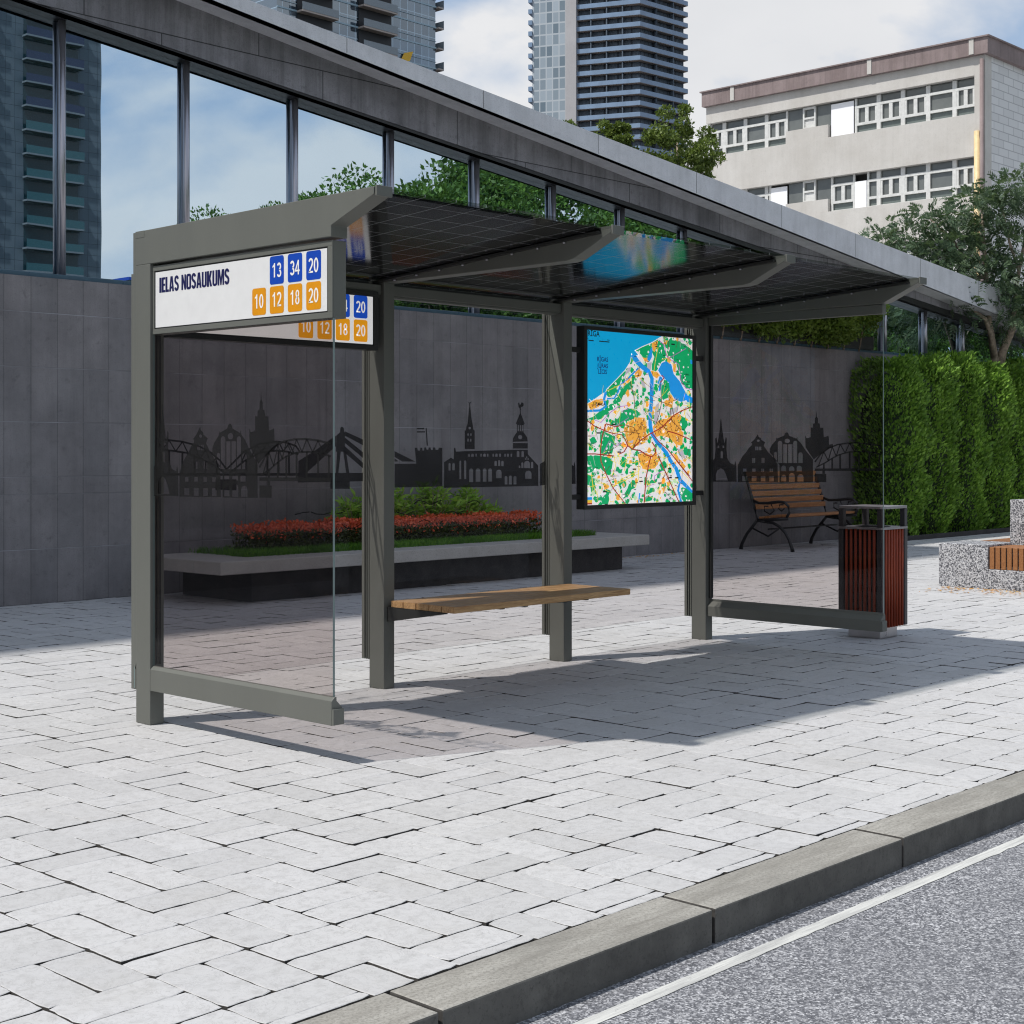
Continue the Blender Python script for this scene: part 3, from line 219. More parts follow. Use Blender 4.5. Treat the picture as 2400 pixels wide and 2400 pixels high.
mx=n.nd('MixShader'); n.ln(clear,mx.inputs[0]); n.ln(cx.outputs[0],mx.inputs[1]); n.ln(lm.outputs[0],mx.inputs[2])
M['pv']=n.done(mx.outputs[0])
# wood with grain along an axis
def m_wood(name,a,b,axis='x',rough=.45,scale=9,str_=.25):
    n=newmat(name); co=n.coord()
    sc={'x':(.06,1,1),'y':(1,.06,1),'z':(1,1,.06)}[axis]
    v=n.scaled(co,tuple(q*scale for q in sc))
    f=n.noise(7,8,.65,v,dist=1.2); f2=n.noise(40,3,.5,v)
    geo=n.nd('NewGeometry')
    col=n.mix(n.ramp(f,[(.3,0.),(.68,1.)]),a,b)
    col=n.mix(n.ramp(f2,[(.45,0.),(.75,.55)]),col,mul(a,.6))
    hv=n.nd('HueSaturation'); n.ln(col,hv.inputs['Color']); n.ln(n.math('ADD',n.math('MULTIPLY',geo.outputs['Random Per Island'],.5),.75),hv.inputs['Value'])
    return n.done(n.pr(hv.outputs[0],rough,0,.35,n.bump(f2,str_,.003)))
M['seat']=m_wood('oiled_seat_wood',(.30,.15,.060),(.66,.42,.20),'x')
M['seat_bench']=m_wood('varnished_bench_wood',(.26,.10,.035),(.55,.26,.10),'x')
M['redwood']=m_wood('red_stained_slats',(.20,.028,.010),(.36,.062,.020),'z',.38)
M['deck']=m_wood('teak_slats',(.22,.085,.028),(.42,.19,.075),'x')
# paving
def m_paver():
    n=newmat('pale_concrete_paver'); co=n.coord(); geo=n.nd('NewGeometry')
    rnd=geo.outputs['Random Per Island']
    base=n.mix(rnd,(.455,.450,.445),(.525,.519,.515))
    big=n.ramp(n.noise(.5,3,.5,co),[(.3,0.),(.7,1.)]); base=n.mix(n.math('MULTIPLY',big,.30),base,(.50,.50,.535))
    f=n.noise(22,8,.7,co); base=n.mix(n.ramp(f,[(.30,.65),(.52,0.)]),base,(.36,.355,.35))
    vein=n.noise(9,9,.72,co,dist=2.2); vv=n.math('ABSOLUTE',n.math('SUBTRACT',vein,.5)); base=n.mix(n.ramp(vv,[(0.,.65),(.010,0.)]),base,(.23,.225,.22))
    stain=n.ramp(n.noise(2.1,6,.65,co),[(.52,0.),(.75,.32)]); base=n.mix(stain,base,(.39,.375,.35))
    sp=n.ramp(n.noise(105,4,.7,co),[(.62,0.),(.75,.4)]); base=n.mix(sp,base,(.30,.29,.28))
    h=n.math('ADD',n.math('MULTIPLY',n.noise(60,6,.7,co),1.0),n.math('MULTIPLY',n.noise(300,3,.6,co),.35))
    return n.done(n.pr(base,n.math('ADD',n.math('MULTIPLY',f,.25),.55),0,.3,n.bump(h,.30,.004)))
M['paver']=m_paver()
M['sand']=simple('joint_sand',(.055,.051,.047),.95,var=.4,scale=40)
n=newmat('distant_paving'); co=n.coord(); br=n.nd('TexBrick'); n.ln(co,br.inputs['Vector']); br.inputs['Scale'].default_value=1; br.inputs['Brick Width'].default_value=.31; br.inputs['Row Height'].default_value=.16; br.inputs['Mortar Size'].default_value=.004
br.inputs['Color1'].default_value=(.44,.44,.45,1); br.inputs['Color2'].default_value=(.52,.52,.53,1); br.inputs['Mortar'].default_value=(.12,.12,.12,1)
M['paving_far']=n.done(n.pr(br.outputs[0],.7,0,.3))
def m_asphalt():
    n=newmat('asphalt'); co=n.coord()
    v=n.nd('TexVoronoi'); v.inputs['Scale'].default_value=185; n.ln(co,v.inputs['Vector'])
    v2=n.nd('TexVoronoi'); v2.inputs['Scale'].default_value=105; n.ln(co,v2.inputs['Vector'])
    sep=n.nd('SeparateColor'); n.ln(v.outputs['Color'],sep.inputs[0])
    sep2=n.nd('SeparateColor'); n.ln(v2.outputs['Color'],sep2.inputs[0])
    c=n.ramp(sep.outputs[0],[(0.,(.030,.031,.036)),(.40,(.11,.112,.125)),(.74,(.27,.272,.29)),(.86,(.74,.74,.76))])
    c2=n.ramp(sep2.outputs[1],[(0.,(.04,.041,.047)),(.6,(.16,.162,.178)),(.95,(.62,.62,.63))])
    c=n.mix(.45,c,c2)
    dirt=n.ramp(n.noise(1.3,6,.6,co),[(.35,0.),(.7,.45)]); c=n.mix(dirt,c,(.145,.146,.158))
    h=n.math('SUBTRACT',1.,v.outputs['Distance']); 
    return n.done(n.pr(c,.62,0,.45,n.bump(n.math('ADD',sep.outputs[0],n.math('MULTIPLY',sep2.outputs[0],.8)),.55,.004)))
M['asphalt']=m_asphalt()
def m_line():
    n=newmat('worn_white_road_paint'); co=n.coord()
    v=n.noise(5,6,.7,n.scaled(co,(.5,9,1))); w=n.noise(120,4,.6,co)
    c=n.mix(n.ramp(v,[(.38,.0),(.62,.85)]),(.60,.60,.57),(.36,.36,.35)); c=n.mix(n.ramp(w,[(.60,0.),(.72,.6)]),c,(.2,.2,.2))
    return n.done(n.pr(c,.65,0,.3,n.bump(w,.3,.003)))
M['line']=m_line()
def m_conc(name,a,b,streak=0,stain=.5,rough=.75,sc=2.0,bump=.25):
    n=newmat(name); co=n.coord()
    f=n.noise(sc,8,.65,co); c=n.mix(n.ramp(f,[(.3,0.),(.7,1.)]),a,b)
    if streak:
        s=n.noise(3.2,7,.7,n.scaled(co,(1.6,1.6,.09))); c=n.mix(n.ramp(s,[(.44,0.),(.74,streak)]),c,mul(a,.42))
    st=n.noise(9,8,.75,co); c=n.mix(n.ramp(st,[(.56,0.),(.72,stain)]),c,mul(a,.55))
    pit=n.noise(95,4,.7,co); c=n.mix(n.ramp(pit,[(.54,0.),(.68,.5)]),c,mul(a,.5))
    return n,co,c,n.bump(n.math('ADD',n.noise(40,6,.7,co),n.math('MULTIPLY',pit,.5)),bump,.006)
def conc(name,a,b,**k):
    r=k.pop('rough',.75); n,co,c,nm=m_conc(name,a,b,**k); return n.done(n.pr(c,r,0,.3,nm))
def m_kerb():
    n=newmat('kerb_concrete'); co=n.coord(); s=n.noise(6,8,.7,n.scaled(co,(.35,2.2,2.2)),dist=.6)
    c=n.mix(n.ramp(s,[(.32,0.),(.68,1.)]),(.225,.212,.188),(.40,.385,.35)); b=n.noise(1.7,6,.65,co); c=n.mix(n.ramp(b,[(.48,0.),(.72,.6)]),c,(.185,.178,.16))
    ru=n.noise(2.6,5,.6,n.scaled(co,(1,1,1),(0,0,0),(7,3,0))); c=n.mix(n.ramp(ru,[(.64,0.),(.78,.45)]),c,(.30,.20,.11))
    sp=n.noise(95,5,.75,co); c=n.mix(n.ramp(sp,[(.46,0.),(.62,.65)]),c,(.16,.152,.135))
    return n.done(n.pr(c,.75,0,.3,n.bump(n.math('ADD',sp,n.noise(50,6,.7,co)),.35,.004)))
M['kerb']=m_kerb()
M['kerb_face']=conc('shade_darkened_kerb_face',(.088,.085,.078),(.150,.145,.132),streak=.3,stain=.6,sc=6,bump=.5)  # shade of the road-side face put into its darker base colour
M['slab']=conc('planter_concrete',(.36,.345,.32),(.45,.435,.41),stain=.2,sc=4)
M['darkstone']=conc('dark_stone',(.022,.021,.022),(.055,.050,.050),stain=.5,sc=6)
M['eave']=conc('eave_concrete',(.56,.565,.59),(.69,.695,.73),streak=.25,stain=.22,sc=3)
def m_grid(name,a,b,w,h,off,zoff,mort,groove,streak=.5,hline=0.):
    n,co,c,nm=m_conc(name,a,b,streak=streak,stain=.7,sc=1.9)
    sp=n.nd('SeparateXYZ'); n.ln(co,sp.inputs[0]); cb=n.nd('CombineXYZ'); n.ln(sp.outputs[0],cb.inputs[0]); n.ln(n.math('ADD',sp.outputs[2],zoff),cb.inputs[1])
    wob=n.noise(14,4,.6,co)
    br=n.nd('TexBrick'); br.offset=off; n.ln(cb.outputs[0],br.inputs['Vector']); br.inputs['Scale'].default_value=1; br.inputs['Brick Width'].default_value=w; br.inputs['Row Height'].default_value=h; br.inputs['Mortar Size'].default_value=mort; br.inputs['Mortar Smooth'].default_value=.2
    br.inputs['Color1'].default_value=(.92,.92,.93,1); br.inputs['Color2'].default_value=(1.06,1.04,1.04,1); br.inputs['Mortar'].default_value=(*groove,1)
    m=n.nd('Mix',data_type='RGBA',blend_type='MULTIPLY'); m.inputs[0].default_value=1; n.ln(c,m.inputs[6]); n.ln(br.outputs[0],m.inputs[7])
    bp=n.nd('Bump'); bp.inputs['Strength'].default_value=.5; bp.inputs['Distance'].default_value=.006; bp.invert=True; n.ln(n.math('MULTIPLY',br.outputs['Fac'],n.math('ADD',wob,.3)),bp.inputs['Height']); n.ln(nm,bp.inputs['Normal'])
    fr_=n.math('FRACT',n.math('DIVIDE',n.math('ADD',sp.outputs[2],zoff+.004),h)); hl=n.math('LESS_THAN',fr_,hline/h); cc=n.mix(n.math('MULTIPLY',hl,n.ramp(n.noise(1.1,4,.6,co),[(.42,.12),(.62,.75)])),m.outputs[2],(.36,.36,.39))
    return n.done(n.pr(cc,.72,0,.35,bp.outputs[0]))
M['wall_lo']=m_grid('slate_panel_lower',(.155,.150,.156),(.25,.242,.248),.266,.5,0,0,.005,(.70,.70,.70),.35,.007)
M['wall_hi']=m_grid('slate_panel_upper',(.158,.153,.159),(.255,.247,.253),.266,.5,0,.34,.005,(.70,.70,.70),.35,.007)
M['fascia']=m_grid('fascia_concrete',(.150,.150,.163),(.285,.285,.308),2.02,.54,.42,-.07,.006,(.22,.22,.22),.8)
M['header']=simple('dark_header_steel',(.020,.020,.022),.4)
M['mullion']=simple('brushed_steel_tube',(.42,.41,.45),.30,metal=.8,var=.03,scale=1)
def m_mirror(name,tint,dark,w):
    n=newmat(name); g=n.nd('BsdfGlossy'); g.inputs[0].default_value=(*tint,1); g.inputs['Roughness'].default_value=.004
    co=n.coord(); bp=n.bump(n.noise(.55,2,.5,co),.018,.05); n.ln(bp,g.inputs['Normal'])
    d=n.pr(dark,.2,0,.3); x=n.nd('MixShader'); x.inputs[0].default_value=w; n.ln(d,x.inputs[1]); n.ln(g.outputs[0],x.inputs[2]); return n.done(x.outputs[0])
M['mirror']=m_mirror('reflective_blue_glazing',(.72,.86,.96),(.006,.022,.030),.86)
M['sill']=simple('teal_sill',(.05,.10,.14),.3)
M['towerglass']=m_mirror('tower_glazing',(.55,.66,.78),(.03,.04,.055),.55)
# foliage
def m_leaf(name,a,b,trans=.25,rough=.5,spec=.35):
    n=newmat(name); geo=n.nd('NewGeometry'); co=n.coord()
    r=geo.outputs['Random Per Island']; f=n.noise(1.7,3,.5,co)
    c=n.mix(r,a,b); c=n.mix(n.ramp(f,[(.38,0.),(.62,.55)]),c,mul(a,.75))
    p=n.pr(c,rough,0,spec); t=n.nd('BsdfTranslucent'); n.ln(n.mix(.4,c,(.14,.20,.02)),t.inputs[0])
    x=n.nd('MixShader'); x.inputs[0].default_value=trans; n.ln(p,x.inputs[1]); n.ln(t.outputs[0],x.inputs[2]); return n.done(x.outputs[0])
M['thuja']=m_leaf('thuja_spray',(.065,.17,.018),(.37,.62,.095),.42)
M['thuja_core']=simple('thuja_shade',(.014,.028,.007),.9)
M['ledge']=m_leaf('ledge_shrub_leaf',(.09,.17,.02),(.30,.43,.075),.4)
M['acacia']=m_leaf('grey_green_leaflet',(.036,.076,.042),(.165,.235,.135),.35)
M['park_tree']=m_leaf('park_tree_leaf',(.034,.10,.018),(.15,.29,.045),.32)
M['pine']=m_leaf('sunlit_yellow_green_leaf',(.07,.115,.02),(.23,.30,.065),.3)
M['grass']=m_leaf('grass_blade',(.05,.19,.012),(.20,.44,.035),.4)
M['bush']=m_leaf('bright_green_leaf',(.18,.38,.04),(.46,.70,.12),.4)
M['bedleaf']=m_leaf('bed_leaf',(.02,.035,.006),(.09,.11,.02),.2)
M['redflower']=m_leaf('red_blossom',(.68,.075,.025),(.95,.22,.10),.2)
M['petal']=m_leaf('fallen_yellow_leaf',(.55,.20,.02),(.80,.48,.04),.1)
M['bark']=simple('pale_bark',(.25,.20,.15),.85,var=.45,scale=22,bump=.8,bscale=50)
M['soil']=simple('soil',(.02,.015,.01),.95)
M['iron']=simple('black_cast_iron',(.013,.013,.014),.42)
M['binmetal']=simple('dark_grey_bin_steel',(.055,.054,.060),.38,metal=.4)
M['binplate']=simple('galvanised_plate',(.30,.29,.30),.35,metal=.6)
M['steelbase']=simple('stainless_plinth',(.52,.50,.50),.3,metal=.7)
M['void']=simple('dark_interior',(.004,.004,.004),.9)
def m_granite():
    n=newmat('speckled_granite'); co=n.coord(); v=n.nd('TexVoronoi'); v.inputs['Scale'].default_value=95; n.ln(co,v.inputs['Vector']); sp=n.nd('SeparateColor'); n.ln(v.outputs['Color'],sp.inputs[0])
    c=n.ramp(sp.outputs[0],[(0.,(.035,.036,.042)),(.34,(.12,.122,.135)),(.55,(.34,.34,.36)),(.9,(.55,.55,.56))])
    return n.done(n.pr(c,.5,0,.45,n.bump(sp.outputs[1],.12,.002)))
M['granite']=m_granite()
# ------------------------------------------------------------------ ground
g=MB(); g.add([(-1500,-1500,-.16),(1500,-1500,-.16),(1500,1500,-.16),(-1500,1500,-.16)],[(0,1,2,3)]); tag(g.build('ground',M['sand']),kind='structure')
g=MB(); g.add([(-60,-3.72,-.022),(120,-3.72,-.022),(120,80,-.022),(-60,80,-.022)],[(0,1,2,3)]); tag(g.build('pavement_bed',M['sand']),kind='structure')
g=MB(); g.add([(24.5,-3.71,-.006),(120,-3.71,-.006),(120,80,-.006),(24.5,80,-.006)],[(0,1,2,3)]); tag(g.build('far_pavement',M['paving_far']),kind='structure')
g=MB(); g.add([(-60,-3.71,-.006),(-6,-3.71,-.006),(-6,6,-.006),(-60,6,-.006)],[(0,1,2,3)]); tag(g.build('near_pavement',M['paving_far']),kind='structure')
CAM=Vector((-4.3344,-6.6374,1.4)); YAW=R(43.4054); FPX=3547.3
def pix(p):
    d=Vector(p)-CAM; c,s=math.cos(YAW),math.sin(YAW); fw=d.x*c+d.y*s; rt=d.x*s-d.y*c
    return (1200+FPX*rt/fw if fw>.3 else -9e9, fw)
def pavers():
    rnd=random.Random(5); m=MB(); px,py=.311,.322; ox,oy=-2.067,-2.854
    def one(x0,x1,y0,y1,fine,st):
        w=x1-x0; h=y1-y0; dz=rnd.gauss(0,.0011); tx=rnd.gauss(0,.006); ty=rnd.gauss(0,.006); cx=(x0+x1)/2; cy=(y0+y1)/2
        g0=.0017; r=rnd.uniform(.005,.011); a=.0016 if fine else .0012
        per=[]
        def side(ax,ay,bx,by):
            L=math.hypot(bx-ax,by-ay); k=max(2,int(L/st)); nx,ny=-(by-ay)/L,(bx-ax)/L; q0=abs(rnd.gauss(0,.0010)); q1=abs(rnd.gauss(0,.0010)); ph=rnd.uniform(0,6.28); am=abs(rnd.gauss(0,a*.7)); fq=rnd.uniform(1,2.6)
            for i in range(k):
                t=i/k; o=max(-.0009,q0+(q1-q0)*t+am*math.sin(ph+t*6.28*fq)+rnd.gauss(0,a*.4)); per.append((ax+(bx-ax)*t+nx*o,ay+(by-ay)*t+ny*o))
        X0,X1,Y0,Y1=x0+g0,x1-g0,y0+g0,y1-g0
        side(X0+r,Y0,X1-r,Y0); side(X1,Y0+r,X1,Y1-r); side(X1-r,Y1,X0+r,Y1); side(X0,Y1-r,X0,Y0+r)
        n=len(per); bev=[.0012+.0018*rnd.random() for _ in per]
        def inn(p,d):
            x,y=p; return (x+(d if x<cx-.3*w+0 else -d if x>cx+.3*w else 0), y+(d if y<cy-.3*h else -d if y>cy+.3*h else 0))
        zf=lambda x,y:dz+tx*(x-cx)+ty*(y-cy)
        vs=[(x,y,-.020) for x,y in per]+[(x,y,zf(x,y)-.0012-.0008*rnd.random()) for x,y in per]
        ii=[inn(p,b) for p,b in zip(per,bev)]
        vs+=[(x,y,zf(x,y)) for x,y in ii]
        fs=[]
        for k in range(2):
            fs+=[(k*n+i,k*n+(i+1)%n,(k+1)*n+(i+1)%n,(k+1)*n+i) for i in range(n)]
        m.add(vs,fs[:n],1); b0=len(m.v)-len(vs); m.f+=[tuple(i+b0 for i in f) for f in fs[n:]]+[tuple(range(b0+2*n,b0+3*n))]; m.m+=[0]*(n+1); m.sm+=[False]*(n+1)
    for i in range(-14,88):
        for j in range(-3,29):
            x0=ox+i*px; y0=oy+j*py
            if y0<-3.71: 
                if y0+py<=-3.70: continue
            if y0>5.98: continue
            u,fw=pix((x0+.15,y0+.15,0))
            seen=fw>1 and -420<u<2850
            fine=seen and fw<9.5; st_=.022 if fine else .08 if seen else .16; ys=max(y0,-3.706); y1=min(y0+py,5.995)
            if (i+j)%2==0:
                one(x0,x0+px/2,ys,y1,fine,st_); one(x0+px/2,x0+px,ys,y1,fine,st_)
            else:
                ym=y0+py/2
                if ys<ym-.02: one(x0,x0+px,ys,min(ym,y1),fine,st_)
                if y1>ym+.02: one(x0,x0+px,max(ym,ys),y1,fine,st_)
    return m
tag(pavers().build('pavement',[M['paver'],M['sand']],recalc=False),kind='structure')
k=MB(); rk=random.Random(3)
for i in range(-7,60):
    a=-.548+1.157*i; b=a+1.157-.013
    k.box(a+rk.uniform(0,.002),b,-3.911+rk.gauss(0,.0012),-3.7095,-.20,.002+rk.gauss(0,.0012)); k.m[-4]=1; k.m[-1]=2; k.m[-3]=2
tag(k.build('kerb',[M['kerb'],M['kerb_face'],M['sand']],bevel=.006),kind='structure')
RZ=-.107
g=MB(); g.add([(-60,-13,RZ),(140,-13,RZ),(140,-3.80,RZ),(-60,-3.80,RZ)],[(0,1,2,3)]); tag(g.build('road',M['asphalt']),kind='structure')
g=MB(); rl=random.Random(2); xs_=[-6+.045*i for i in range(300)]+[8+2*i for i in range(67)]
g.add([(x,-4.072+rl.gauss(0,.0016),RZ+.002) for x in xs_]+[(x,-4.023+rl.gauss(0,.0016),RZ+.002) for x in xs_],[(i,i+1,i+1+len(xs_),i+len(xs_)) for i in range(len(xs_)-1)]); tag(g.build('road_line',M['line']),kind='structure')
g=MB(); g.box(-60,140,-13.2,-13,-.2,.003); tag(g.build('opposite_kerb',M['kerb']),kind='structure')
g=MB(); g.add([(-60,-16,0),(140,-16,0),(140,-13.2,0),(-60,-13.2,0)],[(0,1,2,3)]); tag(g.build('opposite_pavement',M['paving_far']),kind='structure')
lawn=simple('lawn_grass',(.045,.095,.02),.9,var=.4,scale=3,bump=.8,bscale=90)
g=MB(); g.add([(-60,-120,-.01),(240,-120,-.01),(240,-16,-.01),(-60,-16,-.01)],[(0,1,2,3)]); tag(g.build('lawn',lawn),kind='structure')
# ------------------------------------------------------------------ bus shelter
SH=thing('bus_shelter','olive grey bus shelter with tinted glass walls, solar glass roof and a wooden seat','bus shelter')
P=M['paint']; BX=[0,1.591,3.182,4.763]
zr=lambda y:2.418-.071*y          # upper side of the roof glass
for i,x in enumerate(BX):
    m=MB(); m.box(x,x+.083,0,.129,0,2.352 if i==0 else zr(.06)-.03); m.build('post',P,SH,bevel=.003)
# rear cover of the first post
m=MB(); m.prism([(.1315,.315),(.150,.272),(.165,.30),(.165,2.524),(.1315,2.524)],'x',.006,.062); m.build('post_cover',P,SH,bevel=.002)
# roof beams
def beam(x,first):
    if first: pts=[(.131,2.352),(.131,2.526),(-1.717,2.541),(-1.717,2.508),(-1.43,2.402),(-1.43,2.352)]
    else: pts=[(.129,2.383),(.129,zr(.129)-.016),(-1.64,zr(-1.64)-.016),(-1.64,2.541),(-1.722,2.541),(-1.722,2.508),(-1.475,2.397),(-1.42,2.388)]
    m=MB(); m.prism(pts,'x',x+(0 if first else .001),x+.095); b=m.build('roof_beam',P,SH,bevel=.003)
    if first:
        c=MB(); c.box(-.0015,.03,.053,.1325,2.492,2.5265); c.build('corner_cap',P,b,bevel=.001)
    c=MB(); c.box(x+.002,x+.093,-1.735,-1.7225,2.500,2.546); c.build('end_cap',P,b,bevel=.002)
    if not first:
        c=MB(); c.box(x-.028,x-.0005,-1.60,.10,2.36,2.37) if False else c.prism([(.10,zr(.10)-.030),(.10,zr(.10)-.0165),(-1.66,zr(-1.66)-.0165),(-1.66,zr(-1.66)-.030)],'x',x-.030,x)
        c.build('glazing_rail',M['paint_dark'],b)
        for k in range(8):
            y=-.107-.1875*k; c=MB(); c.tube([(x-.014,y,zr(y)-.031),(x-.014,y,zr(y)-.041)],.0075,8); c.build('bolt',M['mullion'],b)
    return b
for i,x in enumerate(BX): beam(x,i==0)
# solar roof panels: tilted glass
RP=[(.097,1.632),(1.642,3.222),(3.232,4.850)]
for a,b in RP:
    m=MB(); m.prism([(.12,zr(.12)-.012),(.12,zr(.12)),(-1.722,zr(-1.722)),(-1.722,zr(-1.722)-.012)],'x',a,b); o=m.build('roof_panel',M['pv'],SH)
    lab(o,'black solar glass roof panel with a grid of pale cell lines')
    e=MB(); e.prism([(.136,zr(.136)-.032),(.136,zr(.136)+.004),(.122,zr(.122)+.004),(.122,zr(.122)-.032)],'x',a,b); e.build('edge_strip',M['paint_dark'],o)
# lintels
for i in range(3):
    a,b=BX[i]+.0845,BX[i+1]-.0015
    m=MB(); m.box(a,b,.022,.10,2.315,2.372); m.box(a,b,.035,.09,2.299,2.3148); m.build('lintel',P,SH,bevel=.003)
# end header under the last beam
m=MB(); m.box(4.795,4.845,-1.44,-.002,2.322,2.386); m.build('end_header',P,SH,bevel=.003)
# side rails
def rail(x,sgn):
    m=MB(); pts=[(x,.176),(x,.285),(x+sgn*.018,.302),(x+sgn*.03,.302),(x+sgn*.030,.285),(x+sgn*.064,.250),(x+sgn*.064,.176)]
    m.prism(pts,'y',-1.434,-.001)
    o=m.build('side_rail',P,SH,bevel=.002); c=MB(); lo,hi=sorted((x+sgn*.001,x+sgn*.063)); c.box(lo,hi,-1.447,-1.4345,.178,.249); c.build('rail_cap',P,o,bevel=.002)
rail(0,1); rail(4.846,-1)
def pane(x0,x1,y0,y1,z0,z1,name='glass_pane',thin='x',gm='glass'):
    m=MB(); m.box(x0,x1,y0,y1,z0,z1)
    m.m=[1]*6
    for k in ((3,5) if thin=='x' else (2,4)): m.m[k]=0
    return m.build(name,[M[gm],M['edge']],SH,recalc=True)
def printfilm(polys,fn,par):
    m=MB()
    for el in polys: m.poly(el,fn)
    return m.build('skyline_print',M['film'],par)
g1=pane(.016,.028,-1.424,-.0005,.287,1.992); lab(g1,'tinted glass side wall with a dark city skyline print, near end of the shelter')
printfilm(P1,lambda u,v:(.0145,-u,v),g1)
g2=pane(4.830,4.842,-1.424,-.0005,.287,2.322); lab(g2,'tinted glass side wall with a dark city skyline print, far end of the shelter')
printfilm(P1,lambda u,v:(4.8285,-u,v),g2)
for i,pp in enumerate((P3,P2,None)):
    a,b=BX[i]+.012,BX[i+1]+.010
    gb=pane(a,b,.159,.167,.172,2.30,thin='y',gm='glass_rear')
    if pp: printfilm(pp,lambda u,v:(u,.1575,v),gb)
    else:
        dx=3.182-.012+.083
        printfilm([[[(u+dx,v) for u,v in q] for q in el] for el in P1],lambda u,v:(u,.1575,v),gb)
# clamps that hold the rear panes on the posts
for i,x in enumerate(BX):
    if i==0: a,b=.012,.083
    else: a,b=x-.004,x+.080
    m=MB(); m.box(a,b,.1305,.140,.166,2.314); m.box(a,b,.150,.157,.166,2.314); m.build('pane_clamp',P,SH,bevel=.001)
    m=MB(); m.box(a,b,.1685,.192,.166,2.314); m.build('pane_clamp',P,SH,bevel=.001)
    m=MB(); m.box(a+.012,b-.003,.1405,.1495,.170,2.312); m.build('rubber_seal',M['black'],SH)
# front uprights holding the side panes at the first post
m=MB(); m.box(.034,.046,-.03,-.0005,.31,1.985); m.build('side_clamp',M['paint_dark'],SH)
m=MB(); m.box(4.80,4.8275,-.022,-.0005,.31,2.32); m.build('side_clamp',M['paint_dark'],SH)
# seat
SEAT=bpy.data.objects.new('seat',None); COL.objects.link(SEAT); SEAT.parent=SH
rs=random.Random(8)
for k in range(5):
    y1=-.035-.107*k; m=MB(); m.box(1.615+rs.uniform(0,.003),3.182+rs.uniform(0,.003),y1-.1005,y1,.483,.520+rs.gauss(0,.0004)); m.build('seat_plank',M['seat'],SEAT,bevel=.0022)
for x in (1.606,3.102):
    m=MB(); m.prism([(-.0005,.4825),(-.46,.4825),(-.46,.470),(-.0005,.395)],'x',x+.008,x+.06); m.build('seat_bracket',M['paint_dark'],SEAT,bevel=.002)
for x in (2.0,2.2,2.55,2.75):
    m=MB(); m.box(x,x+.03,-.56,-.05,.477,.4825); m.build('seat_batten',M['iron'],SEAT)
# signs: white lit faces with street name and route tiles
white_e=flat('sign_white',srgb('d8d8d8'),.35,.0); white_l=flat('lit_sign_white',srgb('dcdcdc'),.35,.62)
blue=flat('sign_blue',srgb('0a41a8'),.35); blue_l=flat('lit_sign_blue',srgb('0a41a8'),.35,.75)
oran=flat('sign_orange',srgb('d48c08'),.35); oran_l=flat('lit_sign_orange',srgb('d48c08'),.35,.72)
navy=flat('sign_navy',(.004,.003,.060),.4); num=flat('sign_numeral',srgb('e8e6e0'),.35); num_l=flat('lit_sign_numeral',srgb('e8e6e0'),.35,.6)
def rrect(u0,u1,v0,v1,r):
    p=[]
    for cx,cy,a0 in ((u1-r,v1-r,0),(u0+r,v1-r,90),(u0+r,v0+r,180),(u1-r,v0+r,270)):
        p+=[(cx+r*math.cos(R(a0+t*22.5)),cy+r*math.sin(R(a0+t*22.5))) for t in range(5)]
    return p

# ---- own condensed lettering for the signs
def _arc(cx,cy,rx,ry,a0,a1,n=8): return [(cx+rx*math.cos(R(a0+(a1-a0)*t/n)),cy+ry*math.sin(R(a0+(a1-a0)*t/n))) for t in range(n+1)]
def _band(pts,w):
    Lq=[];Rq=[]
    for i,(x,y) in enumerate(pts):
        a=pts[max(0,i-1)];b=pts[min(len(pts)-1,i+1)];dx,dy=b[0]-a[0],b[1]-a[1];n=math.hypot(dx,dy) or 1;nx,ny=-dy/n*w/2,dx/n*w/2
        Lq.append((x+nx,y+ny));Rq.append((x-nx,y-ny))
    return [Lq+Rq[::-1]]
def _oval(w,s,t): return [_arc(w/2,.5,w/2,.51,0,352,22),_arc(w/2,.5,w/2-s,.51-t,0,352,22)]
def _rr(w,s,t,r=.16): return [rrect(0,w,-.01,1.01,min(r,w/2-.001)),rrect(s,w-s,t,1-t,min(.06,w/2-s-.001))]
def _S(w,s):
    r=w/2-s/2; top=_arc(w/2,.74,r,.19,10,180,8); mid=[(s/2,.66),(w*.32,.56),(w*.68,.44),(w-s/2,.34)]; bot=_arc(w/2,.26,r,.19,0,-170,8)
    return [_band(top+mid+bot,s)[0]]
